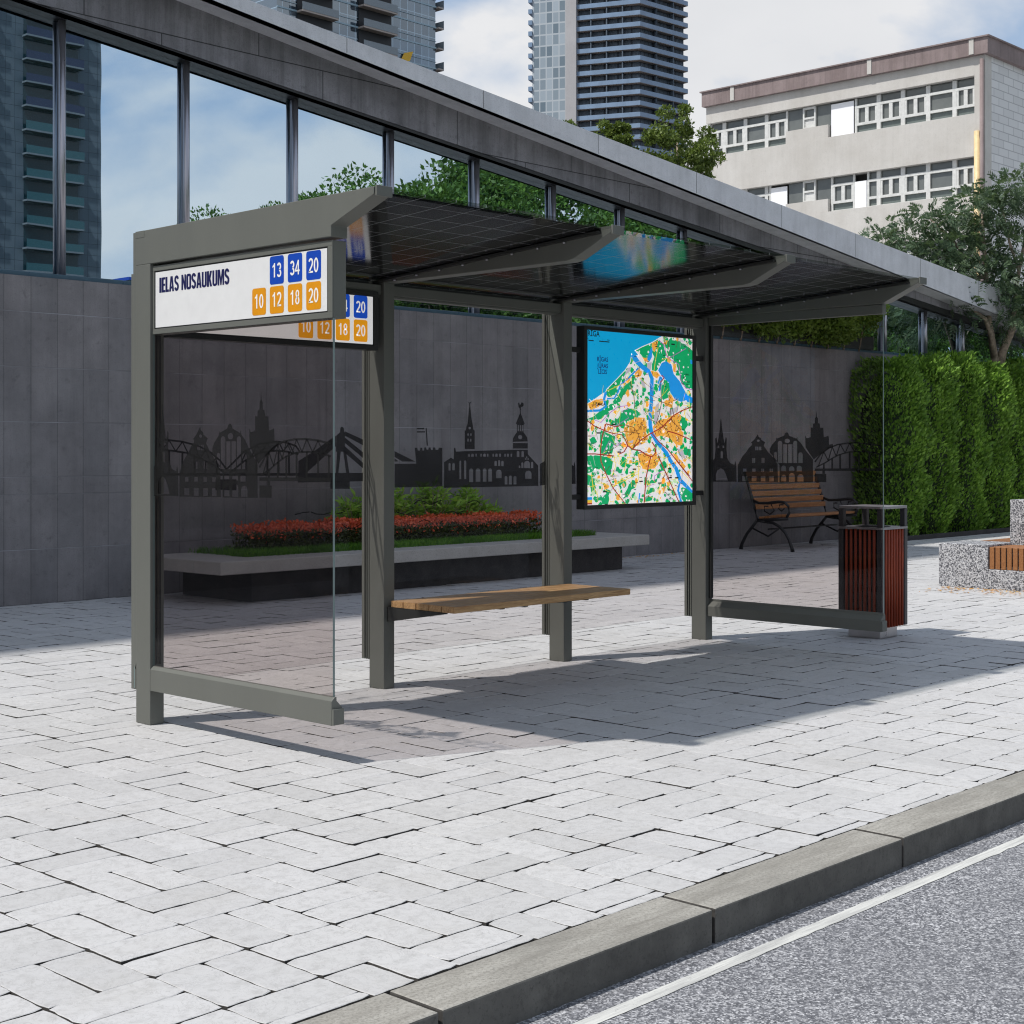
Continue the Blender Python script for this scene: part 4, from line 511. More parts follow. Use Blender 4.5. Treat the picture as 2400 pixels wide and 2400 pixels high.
HEAVY={' ':(.20,[]),
'I':(.21,[[[(0,0),(.21,0),(.21,1),(0,1)]]]),
'E':(.36,[[[(0,0),(.36,0),(.36,.15),(.20,.15),(.20,.43),(.34,.43),(.34,.57),(.20,.57),(.20,.85),(.36,.85),(.36,1),(0,1)]]]),
'L':(.35,[[[(0,0),(.35,0),(.35,.16),(.20,.16),(.20,1),(0,1)]]]),
'A':(.50,[[[(0,0),(.18,0),(.20,.19),(.30,.19),(.32,0),(.50,0),(.36,1),(.14,1)],[(.215,.33),(.285,.33),(.25,.74)]]]),
'S':(.46,[_S(.46,.175)]),
'N':(.47,[[[(0,0),(.17,0),(.17,.52),(.31,0),(.47,0),(.47,1),(.30,1),(.30,.5),(.17,1),(0,1)]]]),
'O':(.47,[_rr(.47,.175,.14)]),
'U':(.47,[[[(0,1),(0,.16)]+_arc(.235,.16,.235,.17,180,360,10)+[(.47,1),(.295,1),(.295,.2)]+_arc(.235,.2,.06,.07,0,-180,6)+[(.175,1)]]]),
'K':(.50,[[[(0,0),(.20,0),(.20,.36),(.215,.38),(.30,0),(.50,0),(.34,.52),(.49,1),(.30,1),(.20,.64),(.20,1),(0,1)]]]),
'M':(.62,[[[(0,0),(.16,0),(.16,.60),(.255,0),(.365,0),(.46,.60),(.46,0),(.62,0),(.62,1),(.40,1),(.31,.45),(.22,1),(0,1)]]])}
DIG={'0':(.50,[_oval(.50,.145,.135)]),
'1':(.50,[[[(.22,0),(.36,0),(.36,1.01),(.25,1.01),(.20,.90),(.07,.81),(.07,.68),(.22,.76)]]]),
'2':(.50,[[_band(_arc(.25,.72,.185,.225,165,-25,10)+[(.33,.43),(.18,.24),(.085,.06)],.145)[0]],[[(.012,0),(.49,0),(.49,.125),(.06,.125)]]]),
'3':(.50,[[_band(_arc(.245,.735,.165,.21,160,-80,10),.145)[0]],[_band(_arc(.245,.27,.185,.215,85,-160,10),.145)[0]]]),
'4':(.50,[[[(.295,0),(.42,0),(.42,.22),(.50,.22),(.50,.34),(.42,.34),(.42,1.01),(.30,1.01),(0,.35),(0,.22),(.295,.22)],[(.125,.34),(.295,.34),(.295,.74)]]]),
'8':(.50,[[_arc(.25,.735,.205,.275,0,352,18),_arc(.25,.745,.085,.155,0,352,14)],[_arc(.25,.27,.235,.28,0,352,18),_arc(.25,.275,.105,.17,0,352,14)]])}
def glyphs(mb,t,fn,u0,v0,w,h,F):
    gap=.030 if F is HEAVY else .07
    tot=sum(F[c][0]+gap for c in t)-gap; k=w/tot; u=u0
    for c in t:
        for el in F[c][1]: mb.poly([[(u+x*k,v0+y*h) for x,y in q] for q in el],fn)
        u+=(F[c][0]+gap)*k
def sign(fn,fbox,W,H,mats,label):
    """fn(u,v,d): u along the board from its left end, v up from its lower edge, d proud of the face"""
    wf,bl,orr,nm,fr=mats
    body=MB(); fbox(body,0,W,0,H,0,-.075); s=body.build('sign_box',fr,SH,bevel=.003); lab(s,label)
    f=MB()
    for a,b,c,d in ((0,W,0,.026),(0,W,H-.026,H),(0,.034,.0262,H-.0262),(W-.034,W,.0262,H-.0262)): fbox(f,a,b,c,d,.006,.0003)
    f.build('frame',fr,s,bevel=.0015)
    f=MB(); fbox(f,.0345,W-.0345,.0265,H-.0265,.0012,.0004); f.build('gasket',M['black'],s)
    f=MB(); fbox(f,.041,W-.041,.033,H-.033,.0024,.0014); f.build('sign_face',wf,s)
    l=MB(); glyphs(l,'IELAS NOSAUKUMS',lambda u,v:fn(u,v,.0032),.076,.208,.594,.076,HEAVY); l.build('street_name',navy,s)
    rows=[((.985,1.1195,1.2535),.179,.312,('13','34','20'),bl),((.8505,.985,1.1195,1.2535),.043,.172,('10','12','18','20'),orr)]
    for us,v0,v1,tx,mt in rows:
        for u,t in zip(us,tx):
            q=MB(); q.poly([rrect(u,u+.105,v0+.001,v1-.001,.013)],lambda a,b:fn(a,b,.0032)); tl=q.build('route_tile',mt,s)
            q=MB(); glyphs(q,t,lambda a,b:fn(a,b,.0040),u+.0175,v0+.033,.070,.066,DIG); q.build('route_number',nm,s)
def fbx(m,u0,u1,v0,v1,d0,d1):
    x0,x1=sorted((.020-d0,.020-d1)); m.box(x0,x1,.018-u1,.018-u0,1.992+v0,1.992+v1)
sign(lambda u,v,d:(.020-d,.018-u,1.992+v),fbx,1.441,.347,(white_e,blue,oran,num,P),'stop sign with street name and route numbers facing outwards on the near end wall')
def fby(m,u0,u1,v0,v1,d0,d1):
    y0,y1=sorted((.016-d0,.016-d1)); m.box(.117+u0,.117+u1,y0,y1,1.985+v0,1.985+v1)
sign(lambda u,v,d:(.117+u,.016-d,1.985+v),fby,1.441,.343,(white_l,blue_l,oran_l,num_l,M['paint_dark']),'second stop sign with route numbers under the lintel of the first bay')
# map case
MC=MB(); MC.box(3.384,4.636,.0002,.066,1.002,2.240); mc=MC.build('map_case',M['paint_dark'],SH,bevel=.003); lab(mc,'black framed square city map case hung between the last two posts')
f=MB()
for a,b,c,d in ((3.384,4.636,1.002,1.030),(3.384,4.636,2.214,2.240),(3.384,3.4155,1.0302,2.2138),(4.5975,4.636,1.0302,2.2138)): f.box(a,b,-.008,-.0002,c,d)
f.build('frame',M['paint_dark'],mc,bevel=.001)
for x0,x1 in ((3.266,3.3835),(4.6365,4.7625)):
    for z in (1.07,2.06): 
        m=MB(); m.box(x0,x1,.020,.050,z,z+.035); m.build('map_bracket',M['black'],mc,bevel=.002)
cols=dict(white='e9e6e6',sea='05a0d4',green='08a563',orange='f2ab45',grey='b9b4bd',lake='1b93e0',red='9c3326',brown='5b3a26',yellow='dcc431',violet='a55bb0',k='101014',n='0b1560',v='5d3a6a',pale='bfe0b0')
mats=[];idx={}
for kk,h in cols.items(): idx[kk]=len(mats); mats.append(flat('map_'+kk,srgb(h),.3,.70))
mp=MB(); LV=[0.0]
fn=lambda u,v:(3.416+u*1.181,-.0008-LV[0],1.031+v*1.182)
cl=lambda q:(min(1,max(0,q[0])),min(1,max(0,q[1])))
def layer(polys,kk,lv):
    LV[0]=lv
    for q in polys:
        q=[cl(t) for t in q]; 
        if len(q)>2: mp.poly([q],fn,idx[kk])
layer([[(0,0),(1,0),(1,1),(0,1)]],'white',0)
rm=random.Random(21)
def inside(p,q):
    x,y=p;c=False
    for i in range(len(q)):
        a,b=q[i],q[i-1]
        if (a[1]>y)!=(b[1]>y) and x<(b[0]-a[0])*(y-a[1])/(b[1]-a[1])+a[0]: c=not c
    return c
def inany(p,k): return any(inside(p,q) for q in MAP[k])
def blob(c,r,n=9): return [(c[0]+r*rm.uniform(.5,1.2)*math.cos(6.283*i/n),c[1]+r*rm.uniform(.45,1.1)*math.sin(6.283*i/n)) for i in range(n)]
def seg(a,b,w):
    dx,dy=b[0]-a[0],b[1]-a[1]; L=math.hypot(dx,dy) or 1; nx,ny=-dy/L*w/2,dx/L*w/2
    return [(a[0]+nx,a[1]+ny),(b[0]+nx,b[1]+ny),(b[0]-nx,b[1]-ny),(a[0]-nx,a[1]-ny)]
def jag(q,am=.006):
    o=[]
    for i in range(len(q)):
        a,b=q[i],q[(i+1)%len(q)]; n=max(1,int(math.hypot(b[0]-a[0],b[1]-a[1])/.018))
        for t in range(n): o.append((a[0]+(b[0]-a[0])*t/n+rm.gauss(0,am)*.6*(t>0),a[1]+(b[1]-a[1])*t/n+rm.gauss(0,am)*.6*(t>0)))
    return o
layer([jag(q) for q in MAP['green']],'green',.0004)
sm=[];wh=[];pl=[];og=[]
for _ in range(1500):
    c=(rm.random(),rm.random())
    if inany(c,'sea') or inany(c,'lake'): continue
    if inany(c,'green'): wh.append(blob(c,rm.uniform(.003,.012),7))
    elif not inany(c,'orange'):
        t=rm.random()
        (sm if t<.4 else pl if t<.52 else og if t<.6 else [] ).append(blob(c,rm.uniform(.006,.024),8))
layer(sm[:330],'green',.0005); layer(pl[:40],'pale',.0006); layer(og[:110],'orange',.0006); layer(wh[:110],'white',.0007)
layer([jag(q,.007) for q in MAP['orange']],'orange',.0008)
pk={'green':[],'white':[],'grey':[],'pale':[]}
for _ in range(520):
    c=(rm.random(),rm.random())
    if inany(c,'orange'): pk[rm.choice(list(pk))].append(blob(c,rm.uniform(.003,.009),7))
for kk in pk: layer(pk[kk],kk,.00085)
layer(MAP['grey'],'grey',.0009)
edge=[seg(a,b,.010) for a,b in zip(MAP['sea'][0][2:-1],MAP['sea'][0][3:])]
layer(edge,'white',.0010); layer(MAP['sea'],'sea',.0011); layer(MAP['lake'],'lake',.0012)
rd=[];ry=[];gy_=[]
for _ in range(1500):
    c=(rm.random(),rm.random())
    if inany(c,'orange'):
        a=rm.choice((.6,.6+1.57,.2,1.8))+rm.gauss(0,.12); L=rm.uniform(.010,.032); d=(c[0]+L*math.cos(a),c[1]+L*math.sin(a))
        if inany(d,'orange'): rd.append(seg(c,d,.0038))
    elif not inany(c,'sea') and not inany(c,'green') and not inany(c,'lake') and rm.random()<.45:
        a=rm.uniform(0,6.28); L=rm.uniform(.03,.10); (ry if rm.random()<.5 else rd if rm.random()<.5 else gy_).append(seg(c,(c[0]+L*math.cos(a),c[1]+L*math.sin(a)),.0028))
wl_=[]
for _ in range(700):
    c=(rm.random(),rm.random())
    if inany(c,'orange'):
        a=rm.uniform(0,6.28); L=rm.uniform(.010,.028); wl_.append(seg(c,(c[0]+L*math.cos(a),c[1]+L*math.sin(a)),.0045))
layer(wl_[:len(wl_)//2],'white',.00123); layer(wl_[len(wl_)//2:],'brown',.00124); layer(gy_,'grey',.00125); layer(ry,'yellow',.0013); layer(rd,'brown',.0014)
for i,kk in enumerate(('yellow','brown','violet','red')): layer([q for q in MAP[kk]],kk,.0015+.0001*i)
isl=[]
for _ in range(900):
    c=(rm.random(),rm.random()*.8)
    if inside(c,MAP['lake'][6]) if len(MAP['lake'])>6 else False: isl.append(blob(c,rm.uniform(.003,.008),7))
layer(isl[:14],'white',.00122)
LV[0]=.0021
for _ in range(70):
    c=(rm.uniform(.04,.94),rm.random())
    if not inany(c,'sea'):
        L=rm.uniform(.012,.03); mp.add([fn(c[0],c[1]),fn(c[0]+L,c[1]),fn(c[0]+L,c[1]+.0035),fn(c[0],c[1]+.0035)],[(0,1,2,3)],idx['k'])
for t,(u,v),h,kk in MTX:
    if kk=='d': mp.add([fn(u,v),fn(u+.034,v),fn(u+.034,v+.008),fn(u,v+.008)],[(0,1,2,3)],idx['k'])
    else:
        sp=' '.join(t) if kk=='v' else t
        put_text(mp,sp,fn,u,v,h=h,bold=.018,mi=idx[kk],sx=.78 if kk=='v' else .95)
for i in range(4):
    if i!=1: 
        u=.012+.047*i; mp.poly([[(u,.938),(u+.046,.937),(u+.046,.943),(u,.944)]],fn,idx['k'])
for kk,v0,v1 in (('lake',.030,.046),('yellow',.020,.030),('orange',.012,.020),('red',.004,.012)): mp.poly([[(.002,v0),(.044,v0),(.044,v1),(.002,v1)]],fn,idx[kk])
mp.build('map_print',mats,mc,recalc=False)
# ------------------------------------------------------------------ litter bin
TB=thing('litter_bin','square litter bin with red wooden slats and steel canopy behind the end glass wall','litter bin',loc=(5.84,-.765,0))
def part(mb,name,mat,par,bevel=0,org=(5.84,-.765,0)):
    mb.v=[(a-org[0],b-org[1],c-org[2]) for a,b,c in mb.v]; return mb.build(name,mat,par,bevel)
bx0,bx1,by0,by1=5.650,6.032,-.950,-.580
m=MB(); m.box(5.71,5.957,-.902,-.632,0,.088); part(m,'plinth',M['steelbase'],TB,.002)
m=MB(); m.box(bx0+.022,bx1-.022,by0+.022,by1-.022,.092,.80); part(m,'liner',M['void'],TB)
for sx,sy in ((bx0,by0),(bx0,by1),(bx1,by0),(bx1,by1)):
    ax,bx_=(sx,sx+.045) if sx==bx0 else (sx-.045,sx); ay,by_=(sy,sy+.045) if sy==by0 else (sy-.045,sy)
    m=MB(); cxs=[(ax,ay),(bx_,ay),(bx_,by_),(ax,by_)]
    m.box(ax,bx_,ay,by_,.085,.812); part(m,'corner_post',M['binmetal'],TB,.006)
    m=MB(); m.box(ax+.002,bx_-.002,ay+.002,by_-.002,.829,.9655); part(m,'canopy_leg',M['binmetal'],TB,.003)
m=MB(); m.prism(rrect(bx0-.004,bx1+.004,by0-.004,by1+.004,.02),'z',.8125,.8285); part(m,'top_plate',M['binplate'],TB,.002)
m=MB(); m.prism([(5.84+.13*math.cos(t*.2618),-.765+.13*math.sin(t*.2618)) for t in range(24)],'z',.8287,.8300); part(m,'opening',M['void'],TB)
m=MB(); m.prism(rrect(bx0-.004,bx1+.004,by0-.004,by1+.004,.03),'z',.966,.984); part(m,'canopy',M['binplate'],TB,.004)
for k in range(7):
    y=by1-.068-.0388*k
    m=MB(); m.tube([(bx0+.008,y,.085),(bx0+.008,y,.811)],.0115,8); part(m,'slat',M['redwood'],TB)
for k in range(7):
    xx=bx0+.068+.0402*k
    m=MB(); m.tube([(xx,by0+.008,.085),(xx,by0+.008,.811)],.0115,8); part(m,'slat',M['redwood'],TB)
# ------------------------------------------------------------------ granite seating
GS=thing('granite_bench','speckled granite bench with upright wooden slats at the right edge','stone bench',loc=(10.4,0,0))
org=(10.4,0,0)
for a in ((10.08,10.72,.378,.917,0,.445),(10.0805,10.62,-1.6,.3775,0,.200),(10.625,11.15,-1.2,.40,0,.89),(10.725,12.8,.42,.90,0,.36)):
    m=MB(); m.box(*a); part(m,'granite_block',M['granite'],GS,.006,org)
for k in range(26):
    y=.360-.0615*k; m=MB(); m.box(10.0815,10.098,y-.048,y,.203,.4255); m.box(10.0985,10.60,y-.048,y,.400,.4255); part(m,'seat_slat',M['deck'],GS,.003,org)
for k in range(8):
    y=.895-.06*k; m=MB(); m.box(10.73,12.78,y-.05,y,.362,.430); part(m,'seat_slat',M['deck'],GS,.003,org)
m=MB(); rp=random.Random(4)
for _ in range(230):
    x=10.06-abs(rp.gauss(0,.28)); y=rp.uniform(-.55,.8); a=rp.uniform(0,6.28); L=rp.uniform(.012,.028); w=L*.45
    c,s=math.cos(a),math.sin(a); z=.004+rp.random()*.004
    m.add([(x-c*L,y-s*L,z),(x+s*w,y-c*w,z+rp.random()*.008),(x+c*L,y+s*L,z+.002),(x-s*w,y+c*w,z+rp.random()*.008)],[(0,1,2,3)])
for _ in range(90):
    x=rp.uniform(9.8,12.6); y=5.9-abs(rp.gauss(0,.12)); a=rp.uniform(0,6.28); L=rp.uniform(.012,.03); w=L*.5; c,s=math.cos(a),math.sin(a)
    m.add([(x-c*L,y-s*L,.005),(x+s*w,y-c*w,.012),(x+c*L,y+s*L,.006),(x-s*w,y+c*w,.010)],[(0,1,2,3)])
tag(m.build('fallen_petals',M['petal'],recalc=False),'scattered yellow and orange fallen petals on the paving near the granite bench','fallen petals',kind='stuff')
# ------------------------------------------------------------------ iron and wood park bench
PB=thing('park_bench','slatted wooden park bench with curved black iron frame against the dark wall','park bench',loc=(14.4,5.35,0)); org=(14.4,5.35,0)
for k in range(5):
    y=5.0+.095*k; z=.455-.012*k+(.02 if k==0 else .03); m=MB(); m.box(13.50,15.32,y,y+.078,z,z+.035); part(m,'seat_slat',M['seat_bench'],PB,.006,org)
for k in range(6):
    z=.57+.092*k; y=5.50+.034*k; m=MB(); m.box(13.50,15.32,y,y+.032,z,z+.070); part(m,'back_slat',M['seat_bench'],PB,.006,org)
for x in (13.48,15.30):
    m=MB()
    def curve(ps,r):
        m.tube([(x+.02,a,b) for a,b in ps],r,8)
    curve([(4.90,.0),(4.915,.06),(4.955,.16),(5.02,.26),(5.11,.34),(5.22,.39),(5.35,.40)],[.030,.024,.022,.022,.022,.022,.02])
    curve([(5.76,.0),(5.74,.08),(5.66,.22),(5.56,.33),(5.48,.42),(5.53,.6),(5.60,.82),(5.70,1.10)],[.030,.024,.022,.022,.024,.022,.022,.018])
    curve([(5.35,.40),(5.50,.42)],.022); curve([(4.98,.455),(5.48,.42)],.022)
    curve([(5.00,.46),(4.955,.54),(4.97,.63),(5.03,.68),(5.12,.685),(5.30,.665),(5.45,.66),(5.56,.70)],[.02,.02,.02,.021,.022,.022,.02,.018])
    curve([(5.03,.60),(5.08,.56),(5.13,.59),(5.11,.645),(5.05,.65)],.011); curve([(5.25,.645),(5.20,.56),(5.27,.51),(5.36,.55),(5.36,.62),(5.30,.62)],.011)
    curve([(5.10,.33),(5.30,.20),(5.55,.30)],.014)
    part(m,'iron_frame',M['iron'],PB,0,org)
m=MB(); m.tube([(13.5,5.30,.30),(15.3,5.30,.30)],.012,8); part(m,'stretcher',M['iron'],PB,0,org)
# ------------------------------------------------------------------ planter
PL=thing('planter','long low planter with pale concrete rim on a recessed dark stone base','planter',loc=(6.6,5,0)); org=(6.6,5,0)
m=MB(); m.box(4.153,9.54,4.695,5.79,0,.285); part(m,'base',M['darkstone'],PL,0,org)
m=MB(); x0,x1,y0,y1,a=3.66,9.80,4.49,5.80,.42
for b in ((x0,x1,y0,y0+a,.286,.405),(x0,x0+.62,y0+a+.0005,y1,.286,.4048),(x1-.62,x1,y0+a+.0005,y1,.286,.4048)): m.box(*b)
part(m,'rim',M['slab'],PL,.008,org)
m=MB(); m.box(x0+.621,x1-.621,y0+a+.001,y1,.286,.398); part(m,'soil',M['soil'],PL,0,org)
def leafquad(m,p,d,n,L,W,mi=0,bend=0):
    """pointed leaf: base p, direction d, side n"""
    q=p+d*L; c=p+d*(L*.45)
    m.add([p,c+n*W,q+Vector((0,0,-bend)),c-n*W],[(0,1,2,3)],mi)
rv=random.Random(17)
def rdir(up=0.0):
    while True:
        v=Vector((rv.uniform(-1,1),rv.uniform(-1,1),rv.uniform(-1,1)))
        if .05<v.length<1: v.normalize(); v.z+=up; return v.normalized()
def perp(d):
    n=d.cross(rdir()); return n.normalized() if n.length>1e-3 else Vector((1,0,0))
m=MB()
for _ in range(15000):
    x=rv.uniform(4.20,9.26); y=rv.uniform(4.84,5.79) if rv.random()<.4 else rv.uniform(4.84,5.15); h=rv.uniform(.04,.085); a=rv.uniform(0,6.28)
    w=.004; lx,ly=rv.gauss(0,.022),rv.gauss(0,.022); z=.397
    m.add([(x-w*math.cos(a),y-w*math.sin(a),z),(x+w*math.cos(a),y+w*math.sin(a),z),(x+lx*.5,y+ly*.5,z+h*.7),(x+lx,y+ly,z+h)],[(0,1,2),(0,2,3)])
tag(m.build('planter_grass',M['grass'],recalc=False),'short green grass growing along the planter','grass',kind='stuff')
m=MB()
bx=(4.47,8.62,5.08,5.50)
for _ in range(15000):
    x=rv.uniform(bx[0],bx[1]); y=rv.uniform(bx[2],bx[3]); t=rv.random(); z=.42+.25*(t if rv.random()<.55 else t**.25)
    edge=min(x-bx[0],bx[1]-x,y-bx[2]); 
    if edge<.06 and rv.random()<.4: z*=.93
    if z>.60: 
        d=rdir(.6); leafquad(m,Vector((x,y,z+.02*math.sin(x*9)+rv.gauss(0,.012))),d,perp(d),rv.uniform(.02,.038),rv.uniform(.009,.016),1)
    else:
        d=rdir(.4); leafquad(m,Vector((x,y,z)),d,perp(d),rv.uniform(.03,.055),rv.uniform(.008,.014),0 if rv.random()<.88 or z<.52 else 1)
tag(m.build('flower_bed',[M['bedleaf'],M['redflower']],recalc=False),'dense low bed of red blossoms with dark leaves on the planter grass','flowers',kind='stuff')
def bush(x,y,h,r,n,label):
    t=thing('leafy_bush',label,'bush','bright green bushes in the planter',(x,y,.40))
    st=MB(); lf=MB()
    for _ in range(n):
        a=rv.uniform(0,6.28); k=rv.random()**.6; tip=Vector((r*k*math.cos(a),r*k*.8*math.sin(a),h*(1-.42*k*k)*rv.uniform(.82,1.05))); mid=Vector((tip.x*.35,tip.y*.35,tip.z*.55))
        st.tube([(tip.x*.1,tip.y*.1,0),mid,tip],[.006,.005,.002],5)
        for _ in range(16):
            s=rv.uniform(.25,1); p=mid.lerp(tip,s*1.6-.6) if s>.4 else mid*s/.4
            d=(Vector((rv.gauss(0,1),rv.gauss(0,1),rv.uniform(.1,1.1)))).normalized(); leafquad(lf,p,d,perp(d),rv.uniform(.08,.16),rv.uniform(.010,.019),0,.01)
    st.build('stems',M['bark'],t); lf.build('foliage',M['bush'],t,recalc=False)
for b in ((6.22,5.66,.52,.30,34,'small bright green leafy bush at the left end behind the red flowers'),(6.75,5.64,.64,.36,44,'bright green leafy bush second from the left behind the red flowers'),(7.30,5.60,.66,.36,44,'tallest bright green leafy bush in the middle of the planter'),(7.86,5.62,.58,.32,38,'bright green leafy bush with drooping leaves above the right part of the red flowers'),(8.30,5.68,.38,.2,16,'smallest thin bright green bush at the right end of the planter')): bush(*b)
# ------------------------------------------------------------------ concrete and glass building behind
OB=thing('office_building','low modern building with dark stone plinth, reflective ribbon windows and sloping concrete roof edge','building',loc=(10,6,0)); org=(10,6,0)
fb=lambda x:5.732-.0935*x
hb=lambda x:5.715-.0985*x
ft=lambda x:6.329-.118*x
eb=lambda x:6.317-.117*x
et=lambda x:6.361-.0968*x
XA,XB=-6,26.4
m=MB(); m.box(XA,XB,6.0,6.3,-.1,1.083); part(m,'lower_wall',M['wall_lo'],OB,0,(0,0,0)).location=(-10,-6,0)
m=MB(); m.box(XA,XB,6.0,6.3,1.0835,2.985); part(m,'upper_wall',M['wall_hi'],OB,0,(0,0,0)).location=(-10,-6,0)
m=MB(); m.box(XA,XB,6.03,6.32,2.9855,3.030); part(m,'window_sill',M['sill'],OB,.004,org)
m=MB(); m.prism([(XA,fb(XA)),(24.2,fb(24.2)),(24.2,ft(24.2)),(XA,ft(XA))],'y',5.985,6.04); part(m,'fascia',M['fascia'],OB,0,(0,0,0)).location=(-10,-6,0)
m=MB(); m.prism([(XA,hb(XA)),(XB,hb(XB)),(XB,hb(XB)+.35),(XA,hb(XA)+.35)],'y',6.041,6.33); part(m,'window_header',M['header'],OB,0,org)
m=MB(); m.prism([(XA,hb(XA)+.018),(24.4,hb(24.4)+.018),(24.4,fb(24.4)-.004),(XA,fb(XA)-.004)],'y',5.995,6.0405); part(m,'header_trim',M['header'],OB,0,org)
e=MB(); e.prism([(XA,eb(XA)),(XB,eb(XB)),(XB,et(XB)),(XA,et(XA))],'y',5.64,9.0); part(e,'roof_edge',M['eave'],OB,.006,(0,0,0)).location=(-10,-6,0)
for k in range(16):
    x=-4.2+2.06*k
    if x>25: break
    m=MB(); m.box(x,x+.006,5.6385,5.6405,eb(x)+.004,et(x)-.004); part(m,'joint',M['header'],OB,0,org)
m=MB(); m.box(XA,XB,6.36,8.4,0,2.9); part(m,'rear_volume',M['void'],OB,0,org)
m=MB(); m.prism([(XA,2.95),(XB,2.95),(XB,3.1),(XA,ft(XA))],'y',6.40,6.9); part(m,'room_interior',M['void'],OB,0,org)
mullx=[]
for k in range(-6,17):
    x=3.052+1.3755*k
    if XA<x<XB-.2:
        mullx.append(x); m=MB(); m.tube([(x,6.135,2.99),(x,6.135,hb(x)+.03)],.034,14); m.box(x-.016,x+.016,6.165,6.21,3.031,hb(x)-.002); part(m,'mullion',M['mullion'],OB,0,org)
ed=[XA]+mullx+[XB]
for a,b in zip(ed,ed[1:]):
    a+=.021;b-=.021
    m=MB(); m.prism([(a,3.031),(b,3.031),(b,hb(b)-.001),(a,hb(a)-.001)],'y',6.185,6.20); part(m,'window_pane',M['mirror'],OB,0,org)
# ------------------------------------------------------------------ foliage makers
def leaf_cloud(n,centre,rad,size,up=.3,shell=.0,asp=.4,bend=.0,m=None,rng=rv):
    m=m or MB(); c=Vector(centre)
    for _ in range(n):
        d=rdir(); k=(shell+(1-shell)*rng.random())**.45
        p=c+Vector((d.x*rad[0]*k,d.y*rad[1]*k,d.z*rad[2]*k)); dd=(rdir(up)+d*.6).normalized(); L=size*rng.uniform(.6,1.3)
        leafquad(m,p,dd,perp(dd),L,L*asp*.5,0,bend)
    return m
def thuja_mesh(h,r,n):
    m=MB()
    lob=[(rv.uniform(0,6.28),rv.uniform(0,h),rv.uniform(.08,.20)) for _ in range(70)]
    for _ in range(n):
        z=h*rv.random()**.95; a=rv.uniform(0,6.28); t=z/h
        rr=r*(1-.16*max(0,t-.6)/.4)*(.86 if t<.06 else 1)
        rr*=(abs(math.cos(a))**3+abs(math.sin(a))**3)**-.333; bulge=0
        for la,lz,lr in lob:
            da=(a-la+3.14159)%6.28318-3.14159
            bulge+=lr*math.exp(-(da*da/.10+(z-lz)**2/.05))
        rr=rr*.82+min(.17,bulge*.8)
        if t>.93: rr*=rv.random()**.5
        k=rv.uniform(.80,1.03); p=Vector((rr*k*math.cos(a),rr*k*math.sin(a),z))
        d=Vector((math.cos(a)*.75,math.sin(a)*.75,rv.uniform(.35,1.3)))+Vector((rv.gauss(0,.35),rv.gauss(0,.35),0)); d.normalize()
        L=rv.uniform(.045,.095); leafquad(m,p,d,perp(d),L,L*.24)
    return m
TH=[]
for i in range(3):
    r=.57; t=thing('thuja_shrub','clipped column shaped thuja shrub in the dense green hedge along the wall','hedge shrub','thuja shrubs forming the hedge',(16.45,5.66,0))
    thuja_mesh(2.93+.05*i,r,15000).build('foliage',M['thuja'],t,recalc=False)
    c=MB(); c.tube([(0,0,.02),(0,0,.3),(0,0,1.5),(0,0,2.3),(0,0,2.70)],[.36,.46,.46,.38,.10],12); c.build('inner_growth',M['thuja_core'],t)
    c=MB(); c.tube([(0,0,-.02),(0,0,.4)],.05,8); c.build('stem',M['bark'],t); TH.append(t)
pos=[(17.42+1.02*k+rv.gauss(0,.04),5.66+rv.gauss(0,.03)) for k in range(10)]
for k,(x,y) in enumerate(pos):
    t=TH[k] if k<3 else copy_tree(TH[k%3])
    t.location=(x,y,0); t.rotation_euler.z=R(90)*(k%4); s=rv.uniform(.97,1.03); t.scale=(1,1,s)
    if k==0: t['label']='thuja shrub at the left end of the hedge, beside the iron park bench'
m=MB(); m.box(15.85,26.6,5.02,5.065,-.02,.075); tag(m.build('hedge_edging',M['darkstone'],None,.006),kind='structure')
# shrub on the wall top
t=thing('ledge_shrub','green shrub growing over the top of the dark wall above the park bench','shrub',None,(15.3,5.93,2.9))
m=MB()
for _ in range(15):
    c=(rv.uniform(-2.15,2.1),rv.uniform(-.16,.08),rv.uniform(.40,.85)); leaf_cloud(700,c,(.42,.24,.30),.075,.2,.2,.5,0,m)
leaf_cloud(5200,(0,-.04,.62),(2.4,.2,.50),.075,.2,.1,.5,0,m)
m.build('foliage',M['ledge'],t,recalc=False)
m=MB()
for k in range(9): 
    x=-1.9+.47*k; m.tube([(x,.10,.09),(x+.05,.06,.4),(x+.15,-.02,.8)],[.02,.015,.006],6)
m.build('stems',M['bark'],t)
m=MB(); m.box(-2.3,2.3,.08,.20,.131,.34); m.build('trough',M['header'],t)
# ------------------------------------------------------------------ acacia-like tree behind the hedge
t=thing('young_tree','small multi-stemmed tree with feathery grey green leaves rising behind the hedge','tree',None,(21.62,5.80,0))
E_lat=Vector((math.sin(YAW),-math.cos(YAW),0))     # towards the right of the view, used only to lay the limbs out
limbs=[]
def limb(pts,r): limbs.append(([Vector((a*E_lat.x-b*E_lat.y*0+b*-.30,a*E_lat.y+b*-.9,z)) for a,b,z in pts],r))
tr=MB()
limb([(0,0,0),(-.02,0,1.5),(-.01,0,2.75)],[.14,.12,.11])
limb([(-.01,0,2.7),(-.10,.05,3.1),(-.22,.12,3.55),(-.38,.25,4.0),(-.46,.35,4.5),(-.55,.4,5.2),(-.60,.42,5.8)],[.085,.07,.06,.05,.042,.03,.012])
limb([(-.10,.05,3.05),(-.30,.25,3.45),(-.55,.45,3.75),(-.95,.65,3.92),(-1.5,.8,4.02),(-2.1,.9,4.25)],[.055,.045,.038,.032,.024,.01])
